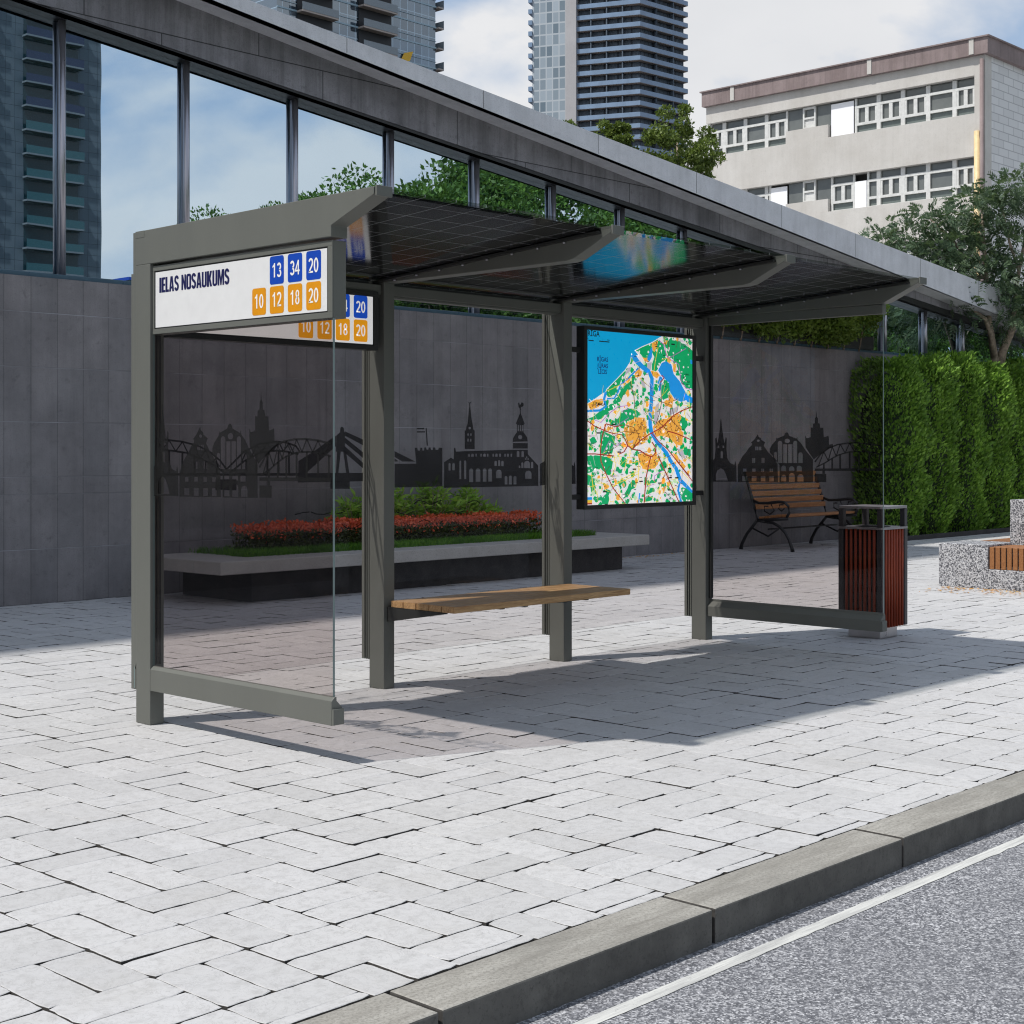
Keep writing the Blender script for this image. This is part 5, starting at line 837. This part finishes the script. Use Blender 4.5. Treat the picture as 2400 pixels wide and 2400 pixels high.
limb([(.0,0,2.75),(.07,.02,3.2),(.22,.05,3.6),(.42,.1,3.95),(.70,.2,4.4),(1.0,.3,5.0),(1.2,.3,5.5)],[.09,.075,.068,.058,.045,.03,.012])
limb([(.22,.05,3.6),(.10,.3,4.1),(.05,.45,4.6),(.15,.5,5.3),(.10,.5,6.0)],[.045,.04,.034,.024,.01])
limb([(-.38,.25,4.0),(-.75,.45,4.6),(-1.2,.6,5.1),(-1.7,.7,5.5)],[.04,.032,.024,.01])
limb([(.42,.1,3.95),(.95,.4,4.1),(1.5,.6,4.3),(1.9,.7,4.6)],[.04,.032,.022,.01])
limb([(.05,.45,4.6),(-.15,.5,5.1),(-.3,.5,5.8)],[.03,.024,.01])
limb([(-.46,.35,4.5),(-.95,.3,4.5),(-1.6,.3,4.7),(-2.3,.4,5.0)],[.03,.026,.018,.008])
for p,r in limbs: tr.tube(p,r,9)
lf=MB()
def compound(p,d,L):
    n=perp(d); up=d.cross(n)
    k=rv.randint(5,7)
    for i in range(k):
        q=p+d*(L*(.25+.75*i/k))+Vector((0,0,-.35*L*(i/k)**2)); l=L*.42*(1-.35*i/k)
        for s in (-1,1):
            dd=(d*.55+n*s*.85+up*rv.uniform(-.2,.2)+Vector((0,0,-.12))).normalized(); leafquad(lf,q,dd,dd.cross(up).normalized(),l,l*.16)
clumps=[]
for p,r in limbs[1:]:
    for i in range(len(p)-2,len(p)): clumps.append(p[i])
for _ in range(46):
    a=rv.uniform(-1,1); b=rv.uniform(-.7,1.1); 
    z=4.75+rv.uniform(-1,1)*1.25*math.sqrt(max(0,1-a*a*.9)); clumps.append(Vector((2.45*a*E_lat.x-.30*b,2.45*a*E_lat.y-.9*b,z)))
for z,a in ((4.1,-2.2),(4.25,-2.5),(4.0,-1.6),(5.15,-2.0),(5.4,-1.2),(6.05,-.2),(6.0,.5),(5.7,1.2),(5.2,-2.4),(4.05,-2.75),(3.7,1.7),(3.9,2.2),(4.5,2.5),(6.15,.1),(5.85,-.8),(5.1,-1.6),(4.7,-1.9),(5.5,-1.0),(4.5,-1.2),(4.9,-.7),(5.6,-.5),(4.4,-2.3),(5.3,-1.9)):
    clumps.append(Vector((a*E_lat.x-.15,a*E_lat.y-.45,z)))
for c in clumps:
    for _ in range(46):
        d=rdir(.15); p=c+Vector((d.x*.42,d.y*.42,d.z*.27))*rv.random()**.5; dd=(d+Vector((0,0,-.05))).normalized(); compound(p,dd,rv.uniform(.17,.29))
tr.build('trunk',M['bark'],t); lf.build('crown',M['acacia'],t,recalc=False)
# ------------------------------------------------------------------ trees: distant and across the road
def tree_mesh(name,label,group,h,cr,ch,ncl,nl,size,mat,trunkh,asp=.55):
    t=thing(name,label,'tree',group)
    m=MB()
    for _ in range(ncl):
        d=rdir(); k=rv.uniform(.45,.92); c=Vector((d.x*cr*k,d.y*cr*k,trunkh+ch/2+d.z*ch*.5*k)); s=rv.uniform(.15,.27)*cr if cr<2 else rv.uniform(.2,.34)*cr
        leaf_cloud(nl,c,(s,s,s*.75),size,.2,.15,asp,0,m)
    w=MB(); w.tube([(0,0,-.1),(.05,0,trunkh),(.0,.05,trunkh+ch*.7)],[.05*cr+.06,.04*cr+.04,.03],8)
    for k in range(6):
        a=k*1.05; w.tube([(0,0,trunkh*.95+.3*k),(cr*.35*math.cos(a),cr*.35*math.sin(a),trunkh+ch*.3),(cr*.65*math.cos(a),cr*.65*math.sin(a),trunkh+ch*.55)],[.05+.015*cr,.04,.015],6)
    w.build('trunk',M['bark'],t); m.build('crown',mat,t,recalc=False); return t
for (x,y),top,cr,l in (((40.6,33.2),14.9,1.35,'round yellow green treetop at the left, in front of the balcony tower'),((42.2,31.8),15.0,1.15,'small yellow green treetop in the middle, before the foot of the balcony tower'),((43.9,29.9),15.2,1.75,'largest yellow green treetop, to the right of the balcony tower')):
    q=tree_mesh('roadside_tree',l,'sunlit trees rising behind the roof edge',top,cr,5.2,64,230,.15,M['pine'],top-5.2); q.location=(x,y,0)
grp='trees across the road mirrored in the ribbon windows'
T1=tree_mesh('park_tree','tall leafy green tree across the road, seen mirrored in the ribbon windows',grp,13,4.4,10.5,70,520,.21,M['park_tree'],2.6)
T2=tree_mesh('park_tree','tall leafy green tree across the road, seen mirrored in the ribbon windows',grp,12,4.0,9.5,70,520,.21,M['park_tree'],2.6)
sp=[(31.6,-22.8,.86),(35.1,-21.6,1.08),(39.6,-21.6,1.15),(46.5,-20.5,1.1),(51.5,-21,1.0),(57,-20,1.0),(63,-20.5,1.0),(69,-20,1.0),(75,-21,1.0),(82,-21,1.0),(34.2,-29,.88),(44,-29,1.1),(55,-28,1.1),(66,-28,1.1),(43.4,-46.8,1.06),(46.5,-45.5,.96),(44.6,-45.6,1.0)]
for i,(x,y,s) in enumerate(sp):
    t=(T1 if i==0 else T2 if i==1 else copy_tree(T1 if i%2==0 else T2)); t.location=(x,y,0); t.scale=(s,s,s); t.rotation_euler.z=rv.uniform(0,6.28)
    if i in (0,10) or i>13: t['label']='smaller leafy tree across the road, low in the mirrored sky of the ribbon windows'
# ------------------------------------------------------------------ white slab building at the right
WX=57.511
WB=thing('school_building','weathered white three storey building with bands of grey windows and a brown parapet','building',None,(65,30,0)); org=(65,30,0)
wwall=conc('weathered_white_render',(.48,.455,.42),(.60,.58,.55),streak=.12,stain=.30,sc=.5,bump=.1)
wbrick=M_b=None
n=newmat('white_block_wall'); co=n.coord(); s_=n.nd('SeparateXYZ'); n.ln(co,s_.inputs[0]); cb=n.nd('CombineXYZ'); n.ln(s_.outputs[0],cb.inputs[0]); n.ln(s_.outputs[2],cb.inputs[1])
br=n.nd('TexBrick'); n.ln(cb.outputs[0],br.inputs['Vector']); br.inputs['Scale'].default_value=1; br.inputs['Brick Width'].default_value=.95; br.inputs['Row Height'].default_value=.36; br.inputs['Mortar Size'].default_value=.022
br.inputs['Color1'].default_value=(.60,.60,.60,1); br.inputs['Color2'].default_value=(.68,.68,.68,1); br.inputs['Mortar'].default_value=(.40,.40,.41,1); wbr=n.done(n.pr(br.outputs[0],.8,0,.2))
par=conc('brown_parapet',(.20,.155,.15),(.30,.24,.235),streak=.5,stain=.4,sc=.8)
frame=simple('white_window_frame',(.62,.62,.60),.5); wgl=simple('grey_window_glass',(.14,.15,.145),.12,var=.2,scale=.8); wgl2=simple('teal_spandrel',(.14,.165,.155),.3)
shade=simple('window_recess',(.04,.04,.04),.8); white=simple('bright_sky_white',(.88,.88,.90),.5,var=.02); pipe=simple('ochre_downpipe',(.66,.50,.27),.5)  # white panels stand in for bright sky seen through open windows
YA,YB=23.586,38.45
m=MB(); m.box(WX+.6,82,YA+.02,YB,0,18.55); part(m,'core',shade,WB,0,org)
for z0,z1 in ((17.77,18.60),(14.25,16.11),(10.75,12.62),(7.25,9.12),(3.75,5.62),(0,2.1)):
    m=MB(); m.box(WX,WX+.5999,YA+.50,YB,z0,z1); part(m,'wall_band',wwall,WB,0,org)
m=MB(); m.box(WX,WX+.5999,YA,YA+.499,0,18.60); part(m,'corner_pier',wwall,WB,0,org)
m=MB(); m.box(WX+.605,82,YA,YA+.0195,0,18.60); part(m,'side_wall',wbr,WB,0,org)
m=MB(); m.box(WX-.22,82.2,YA-.22,YB+.12,18.605,19.31); m.box(WX-.30,82.3,YA-.30,YB+.2,19.311,19.37); part(m,'parapet',par,WB,0,org)
for y in (24.0,29.0,36.6):
    m=MB(); m.box(WX-.26,WX-.221,y,y+.22,18.64,19.30); part(m,'parapet_pier',wwall,WB,0,org)
m=MB(); m.tube([(WX-.12,YA+.10,0),(WX-.12,YA+.10,18.4)],.09,8); part(m,'downpipe',par,WB,0,org)
m=MB(); m.tube([(WX-.10,YA+.32,0),(WX-.10,YA+.32,15.3)],.14,8); part(m,'drainpipe',pipe,WB,0,org)
edges=[38.40,37.515,36.246,35.007,33.795]; edges2=[31.40,30.13,28.894,27.666,26.415,25.136,24.09]
def wwin(y1,y0,z0,ty):
    """one window unit between y0<y1, opening bottom z0, height 1.64"""
    x=WX+.22; f=MB(); zt=z0+1.62
    for a,b,c,d in ((y0,y0+.10,z0,zt),(y1-.10,y1,z0,zt),(y0+.1001,y1-.1001,z0+.36,z0+.48),(y0+.1001,y1-.1001,z0+1.16,z0+1.28),(y0+.1001,y1-.1001,z0,z0+.05)): f.box(x,x+.10,a,b,c,d)
    if ty=='sash':
        c=(y0+y1)/2
        for a,b in ((c-.09,c+.09),(y0+.1002,y0+.19),(y1-.19,y1-.1002)): f.box(x+.01,x+.09,a,b,z0+.481,z0+1.159)
    w=part(f,'window',frame,WB,0,org)
    p=MB(); p.box(x+.11,x+.13,y0+.02,y1-.02,z0+.42,zt); part(p,'pane',wgl,w,0,(0,0,0)).location=(-65,-30,0)
    p=MB(); p.box(x+.11,x+.13,y0+.02,y1-.02,z0+.01,z0+.41); part(p,'spandrel',wgl2,w,0,(0,0,0)).location=(-65,-30,0)
for fl,z in enumerate((16.12,12.63,9.13,5.63)):
    for i,(a,b) in enumerate(zip(edges,edges[1:])):
        if fl==1 and i==3:
            wwin(a,b+.95,z,'sash'); m=MB(); m.box(WX+.2,WX+.24,b+.02,b+.93,z+.02,z+1.5); part(m,'sky_stand_in_panel',white,WB,0,org)
        else: wwin(a,b,z,'plain' if i==2 else 'sash')
    for i,(a,b) in enumerate(zip(edges2,edges2[1:])):
        if fl==0 and i==0:
            m=MB(); m.box(WX+.2,WX+.24,b+.05,a-.02,z+.02,z+1.55); part(m,'sky_stand_in_panel',white,WB,0,org); continue
        if fl==1 and i==1:
            m=MB(); m.box(WX+.2,WX+.24,a-.62,a-.02,z+.02,z+1.25); part(m,'sky_stand_in_panel',white,WB,0,org); wwin(a-.64,b,z,'plain'); continue
        wwin(a,b,z,'plain' if i==4 else 'sash')
    m=MB(); m.box(WX+.02,WX+.5999,31.45,33.78,z-.005,z+.60); part(m,'infill_wall',wwall,WB,0,org)
    m=MB(); m.box(WX+.30,WX+.34,31.45,33.78,z+.601,z+1.64); part(m,'pane',wgl,WB,0,org)
    f=MB(); 
    for a,b,c,d in ((32.22,32.30,.60,1.62),(32.84,32.92,.60,1.62),(32.301,32.839,.60,.68),(32.301,32.839,1.05,1.14),(32.301,32.839,1.52,1.62)): f.box(WX+.18,WX+.28,a,b,z+c,z+d)
    f.box(WX+.24,WX+.26,32.301,32.839,z+.69,z+1.04); part(f,'vent_window',frame,WB,0,org)
# ------------------------------------------------------------------ balcony tower in the middle
rail_g=simple('blue_grey_balcony_glass',(.22,.31,.44),.12,var=.15,scale=.3); soff=simple('balcony_soffit',(.42,.37,.34),.8); rec=m_grid('tower_recess',(.06,.08,.105),(.16,.20,.245),1.6,3.1,0,0,.12,(.35,.35,.38),0)
pale=conc('pale_tower_cladding',(.42,.41,.42),(.50,.49,.50),streak=.1,stain=.1,sc=.1,bump=0)
n=newmat('tower_curtain_wall'); co=n.coord(); s_=n.nd('SeparateXYZ'); n.ln(co,s_.inputs[0]); cb=n.nd('CombineXYZ'); n.ln(n.math('SUBTRACT',s_.outputs[0],s_.outputs[1]),cb.inputs[0]); n.ln(s_.outputs[2],cb.inputs[1])
br=n.nd('TexBrick'); br.offset=0; n.ln(cb.outputs[0],br.inputs['Vector']); br.inputs['Scale'].default_value=1; br.inputs['Brick Width'].default_value=2.5; br.inputs['Row Height'].default_value=3.1; br.inputs['Mortar Size'].default_value=.22; br.inputs['Color1'].default_value=(.15,.20,.24,1); br.inputs['Color2'].default_value=(.40,.46,.51,1); br.inputs['Mortar'].default_value=(.48,.52,.55,1)
cwall=n.done(n.pr(br.outputs[0],.15,0,.6))
TW=thing('balcony_tower','tall residential tower with blue grey glass balconies round its corner and a pale vertical strip','tower',None,(325,275,0)); org=(325,275,0)
Cn=Vector((321.3,253.0)); dl=Vector((math.cos(R(114.4)),math.sin(R(114.4)))); dr=Vector((math.cos(R(-4.4)),math.sin(R(-4.4))))
def onray(px,d):
    a=(px-1200)/FPX; c,s=math.cos(YAW),math.sin(YAW); r=Vector((c+a*s,s-a*c)); o=Vector((CAM.x,CAM.y)); w=Cn-o
    # o + t r = Cn + k d
    det=r.x*-d.y+d.x*r.y; k=(r.x*w.y-r.y*w.x)/det if abs(det)>1e-9 else 0
    return -k if False else k
def along(px,d):
    best=None
    lo,hi=0.,60.
    for _ in range(50):
        mid=(lo+hi)/2; p=Cn+d*mid; u=pix((p.x,p.y,0))[0]
        if (u>px)==(d is dl): lo=mid
        else: hi=mid
    return lo
kL=along(1352,dl); kS=along(1327,dl); kE=along(1248,dl); kR=along(1612,dr)
L0=Cn+dl*kL; Rr=Cn+dr*kR; nl=Vector((-dl.y,dl.x)); nr=Vector((dr.y,-dr.x))
if nl.dot(Vector((CAM.x,CAM.y))-Cn)<0: nl=-nl
if nr.dot(Vector((CAM.x,CAM.y))-Cn)<0: nr=-nr
def ring(off,ext=0):
    # offset outline of the two balcony faces
    a=L0+nl*off+dl*ext; b=Rr+nr*off+dr*ext
    bis=(nl+nr); c=Cn+bis*(off/(1+nl.dot(nr)))
    return [a,c,b]
back=Vector((345,300))
inner=ring(-1.6); H=132
m=MB(); m.prism([tuple(q) for q in inner]+[tuple(Rr+Vector((6,28))),tuple(L0+Vector((8,18)))],'z',0,H); part(m,'core',rec,TW,0,(0,0,0)).location=(-325,-275,0)
for k in range(20,43):
    z=3.1*k; r0=ring(-1.58); r1=ring(.0)
    m=MB(); m.prism([tuple(q) for q in r1]+[tuple(q) for q in r0[::-1]],'z',z,z+.28,0); 
    r2=ring(.06); r3=ring(-.06)
    m.prism([tuple(q) for q in r2]+[tuple(q) for q in r3[::-1]],'z',z+.10,z+1.30,1)
    # dividing walls between the flats
    for f in (.22,.47,.72):
        p=L0.lerp(Cn,f); q=p-nl*1.5; w=dl*.15; m.prism([tuple(p-w-nl*.1),tuple(p+w-nl*.1),tuple(q+w),tuple(q-w)],'z',z+.281,z+3.09,2)
    for f in (.35,.7):
        p=Cn.lerp(Rr,f); q=p-nr*1.5; w=dr*.15; m.prism([tuple(p-w-nr*.1),tuple(p+w-nr*.1),tuple(q+w),tuple(q-w)],'z',z+.281,z+3.09,2)
    part(m,'balcony',[soff,rail_g,rec],TW,0,org)
A=Cn+dl*kL; B=Cn+dl*kS; D_=Cn+dl*kE
m=MB(); m.prism([tuple(A+nl*.8),tuple(B+nl*.8),tuple(B-nl*12),tuple(A-nl*12)],'z',0,H+6); part(m,'pale_strip',pale,TW,0,org)
m=MB(); m.prism([tuple(B),tuple(D_),tuple(D_-nl*12),tuple(B-nl*12)],'z',0,H); part(m,'curtain_wall',cwall,TW,0,(0,0,0)).location=(-325,-275,0)
for k in range(22,43):
    z=3.1*k; m=MB(); q=D_; m.prism([tuple(q+dl*1.1+nl*.5),tuple(q-dl*.0+nl*.5),tuple(q-dl*.0-nl*3),tuple(q+dl*1.1-nl*3)],'z',z,z+1.25); part(m,'side_balcony',rail_g,TW,0,org)
# ------------------------------------------------------------------ glass tower at the left
GT=thing('glass_tower','glass apartment tower with recessed balconies, partly hidden by the concrete roof edge','tower',None,(145,170,0)); org=(145,170,0)
TY=164.2; X1=158.9; X0=128.
n=newmat('glass_tower_facade'); co=n.coord(); s_=n.nd('SeparateXYZ'); n.ln(co,s_.inputs[0]); cb=n.nd('CombineXYZ'); n.ln(s_.outputs[0],cb.inputs[0]); n.ln(s_.outputs[2],cb.inputs[1])
br=n.nd('TexBrick'); br.offset=0; n.ln(cb.outputs[0],br.inputs['Vector']); br.inputs['Scale'].default_value=1; br.inputs['Brick Width'].default_value=1.5; br.inputs['Row Height'].default_value=1.6; br.inputs['Mortar Size'].default_value=.06; br.inputs['Color1'].default_value=(.02,.03,.045,1); br.inputs['Color2'].default_value=(.11,.15,.19,1); br.inputs['Mortar'].default_value=(.30,.42,.52,1)
gg=n.nd('BsdfGlossy'); gg.inputs[0].default_value=(.6,.72,.82,1); gg.inputs['Roughness'].default_value=.02
xx=n.nd('MixShader'); xx.inputs[0].default_value=.22; n.ln(n.pr(br.outputs[0],.15,0,.5),xx.inputs[1]); n.ln(gg.outputs[0],xx.inputs[2]); gfac=n.done(xx.outputs[0])
m=MB(); m.box(X0,X1,TY,TY+25,0,92); part(m,'facade',gfac,GT,0,(0,0,0)).location=(-145,-170,0)
trim=simple('blue_white_trim',(.30,.42,.50),.4); rg=simple('frosted_balcony_glass',(.20,.24,.27),.2); dk=simple('balcony_recess',(.015,.018,.022),.6); yb=simple('yellow_banner',(.70,.42,.03),.6)
for k in range(14,28):
    z=3.2*k
    m=MB(); m.box(X0,X1+.1,TY-.12,TY-.001,z,z+.24); m.box(X0,X1+.1,TY-.10,TY-.001,z+1.1,z+1.18); part(m,'floor_trim',trim,GT,0,org)
    for bx in (131.5,143.0):
        m=MB(); m.box(bx,bx+6.5,TY-.20,TY-.121,z+.25,z+3.1,0); m.box(bx-.1,bx+6.6,TY-1.5,TY-.205,z-.12,z+.14,1); m.box(bx-.1,bx+6.6,TY-1.55,TY-1.48,z+.141,z+1.25,2); part(m,'balcony',[dk,soff,rg],GT,0,org)
    m=MB(); m.box(X1+.11,X1+1.2,TY-.6,TY+4,z-.1,z+.14,1); m.box(X1+1.21,X1+1.28,TY-.6,TY+4,z-.1,z+1.3,0); part(m,'side_balcony',[rg,soff],GT,0,org)
m=MB(); m.prism([(151.2,60.6),(153.2,61.0),(153.9,62.6),(152.0,62.0)],'y',TY-.35,TY-.30); part(m,'yellow_banner',yb,GT,0,org)
# ------------------------------------------------------------------ across the road, seen mirrored
def mir(px,fw,z=0):
    a=(px-1200)/FPX; c,s=math.cos(YAW),math.sin(YAW); return Vector((CAM.x+fw*(c+a*s),12.37-(CAM.y+fw*(s-a*c)),z))
q=mir(237,214); RX1=q.x; RY=q.y
RT=thing('mirrored_tower','tall blue grey apartment tower across the road, mirrored at the left of the ribbon windows','tower',None,(RX1-20,RY-10,0)); org=(RX1-20,RY-10,0)
n=newmat('panel_tower_wall'); co=n.coord(); s_=n.nd('SeparateXYZ'); n.ln(co,s_.inputs[0]); cb=n.nd('CombineXYZ'); n.ln(s_.outputs[0],cb.inputs[0]); n.ln(s_.outputs[2],cb.inputs[1])
br=n.nd('TexBrick'); br.offset=0; n.ln(cb.outputs[0],br.inputs['Vector']); br.inputs['Scale'].default_value=1; br.inputs['Brick Width'].default_value=1.4; br.inputs['Row Height'].default_value=1.6; br.inputs['Mortar Size'].default_value=.035; br.inputs['Color1'].default_value=(.085,.115,.145,1); br.inputs['Color2'].default_value=(.105,.135,.165,1); br.inputs['Mortar'].default_value=(.04,.055,.07,1); twall=n.done(n.pr(br.outputs[0],.4,0,.4))
dkg=simple('dark_tower_window',(.012,.035,.045),.15); rg2=simple('navy_balcony_glass',(.015,.03,.075),.15); rg3=simple('teal_balcony_glass',(.03,.10,.12),.15); slabm=simple('tower_slab',(.16,.19,.22),.7)
m=MB(); m.box(RX1-45,RX1,RY-22,RY,0,85); part(m,'wall',twall,RT,0,(0,0,0)).location=(-org[0],-org[1],0)
for k in range(2,23):
    z=3.2*k
    for bx in (RX1-12.0,RX1-25.5):
        w=8.4
        m=MB(); m.box(bx,bx+w,RY+.001,RY+.06,z+.3,z+2.9,0); m.box(bx-.2,bx+w+.2,RY+.065,RY+1.3,z-.1,z+.14,1); m.box(bx-.2,bx+w+.2,RY+1.24,RY+1.30,z+.141,z+1.2,2); part(m,'balcony',[dkg,slabm,rg2 if k>14 else rg3],RT,0,org)
q=mir(285,165)
HB=thing('low_white_house','low white house with a blue roof edge, mirrored low in the ribbon windows','house',None,(q.x,q.y-4,0)); org=(q.x,q.y-4,0)
m=MB(); m.box(q.x+.9,q.x+6.5,q.y-10,q.y,0,20.0); part(m,'wall',wwall,HB,0,org)
m=MB(); m.box(q.x+.7,q.x+6.7,q.y-10.3,q.y+.3,20.01,20.35); part(m,'roof',blue,HB,0,org)
for k in range(5):
    for i in range(4):
        m=MB(); m.box(q.x+1.2+1.3*i,q.x+2.0+1.3*i,q.y+.001,q.y+.05,3+3.4*k,4.6+3.4*k); part(m,'window',dkg,HB,0,org)
# unseen tall block added left of the view to throw shade on the back pavement
AB=thing('shade_block','unseen tall grey block added left of the low office building to cast shade','building',None,(-18,15,0)); org=(-18,15,0)
m=MB(); m.box(-46,2.7,8.6,22,0,22.0); part(m,'wall',wwall,AB,0,org)
m=MB(); m.box(-46.3,3.0,8.4,22.3,22.001,22.4); part(m,'roof',M['slab'],AB,0,org)
for k in range(6):
    for i in range(14):
        x=-44+3.3*i; m=MB(); m.box(x,x+1.7,8.56,8.599,1.2+3.4*k,2.9+3.4*k); part(m,'window',dkg,AB,0,org) if (k*14+i)<90 else None
# ------------------------------------------------------------------ sky, sun, camera
W=bpy.data.worlds.new('World'); S.world=W; W.use_nodes=True; nt=W.node_tree; nt.nodes.clear()
SUN_EL=R(58); tosun=Vector((-.9232,.3843,0))
out=nt.nodes.new('ShaderNodeOutputWorld'); bg=nt.nodes.new('ShaderNodeBackground'); bg.inputs[1].default_value=.098
sky=nt.nodes.new('ShaderNodeTexSky'); sky.sky_type='NISHITA'; sky.sun_disc=False; sky.sun_elevation=SUN_EL; sky.sun_rotation=math.atan2(tosun.x,tosun.y); sky.air_density=1.0; sky.dust_density=1.2; sky.ozone_density=1.0
tc=nt.nodes.new('ShaderNodeTexCoord'); mp_=nt.nodes.new('ShaderNodeMapping'); mp_.inputs['Scale'].default_value=(1,1,1.7); mp_.inputs['Location'].default_value=CLOUD_OFF; nt.links.new(tc.outputs['Generated'],mp_.inputs[0])
nz=nt.nodes.new('ShaderNodeTexNoise'); nz.inputs['Scale'].default_value=3.2; nz.inputs['Detail'].default_value=9; nz.inputs['Roughness'].default_value=.52; nz.inputs['Distortion'].default_value=.25; nt.links.new(mp_.outputs[0],nz.inputs['Vector'])
rp_=nt.nodes.new('ShaderNodeValToRGB'); rp_.color_ramp.elements[0].position=.45; rp_.color_ramp.elements[0].color=(.0,.0,.0,1); rp_.color_ramp.elements[1].position=.55; nt.links.new(nz.outputs[0],rp_.inputs[0])
nz2=nt.nodes.new('ShaderNodeTexNoise'); nz2.inputs['Scale'].default_value=7; nz2.inputs['Detail'].default_value=6; nt.links.new(mp_.outputs[0],nz2.inputs['Vector'])
cl_=nt.nodes.new('ShaderNodeMix'); cl_.data_type='RGBA'; cl_.inputs[6].default_value=(7.4,7.6,8.0,1); cl_.inputs[7].default_value=(9.7,9.7,9.8,1); nt.links.new(nz2.outputs[0],cl_.inputs[0])
mixw=nt.nodes.new('ShaderNodeMix'); mixw.data_type='RGBA'; sx_=nt.nodes.new('ShaderNodeSeparateXYZ'); nt.links.new(tc.outputs['Generated'],sx_.inputs[0])
el_=nt.nodes.new('ShaderNodeValToRGB'); e_=el_.color_ramp.elements; e_[0].position=.45; e_[0].color=(1,1,1,1); e_[1].position=.9; e_[1].color=(.22,.22,.22,1); nt.links.new(sx_.outputs[2],el_.inputs[0])
mm_=nt.nodes.new('ShaderNodeMath'); mm_.operation='MULTIPLY'; nt.links.new(rp_.outputs[0],mm_.inputs[0]); nt.links.new(el_.outputs[0],mm_.inputs[1]); nt.links.new(mm_.outputs[0],mixw.inputs[0]); veil=nt.nodes.new('ShaderNodeMix'); veil.data_type='RGBA'; veil.inputs[0].default_value=.62; nt.links.new(sky.outputs[0],veil.inputs[6]); veil.inputs[7].default_value=(5.2,6.8,9.2,1); nt.links.new(veil.outputs[2],mixw.inputs[6]); nt.links.new(cl_.outputs[2],mixw.inputs[7])
nt.links.new(mixw.outputs[2],bg.inputs[0]); nt.links.new(bg.outputs[0],out.inputs[0])
L=bpy.data.lights.new('sun','SUN'); L.energy=4.5; L.angle=R(1.0); L.color=(1,.965,.91); so=bpy.data.objects.new('sun',L); COL.objects.link(so)
dirv=Vector((tosun.x*math.cos(SUN_EL),tosun.y*math.cos(SUN_EL),math.sin(SUN_EL))); so.rotation_euler=dirv.to_track_quat('Z','Y').to_euler(); so.location=(-8,8,20)
cd=bpy.data.cameras.new('camera'); cam=bpy.data.objects.new('camera',cd); COL.objects.link(cam); cam.location=CAM; cam.rotation_euler=(R(90),0,YAW-R(90))
cd.sensor_width=36; cd.lens=FPX/2400*36; cd.shift_y=-(1200-1055.86)/2400; cd.clip_start=.1; cd.clip_end=4000; S.camera=cam
S.render.engine='CYCLES'; S.view_settings.view_transform='Standard'; S.view_settings.look='None'; S.view_settings.exposure=EXPO; S.view_settings.gamma=1
try:
    S.cycles.filter_width=1.15; S.cycles.max_bounces=8; S.cycles.transparent_max_bounces=24; S.cycles.caustics_reflective=False; S.cycles.caustics_refractive=False; S.cycles.sample_clamp_indirect=6
except Exception: pass
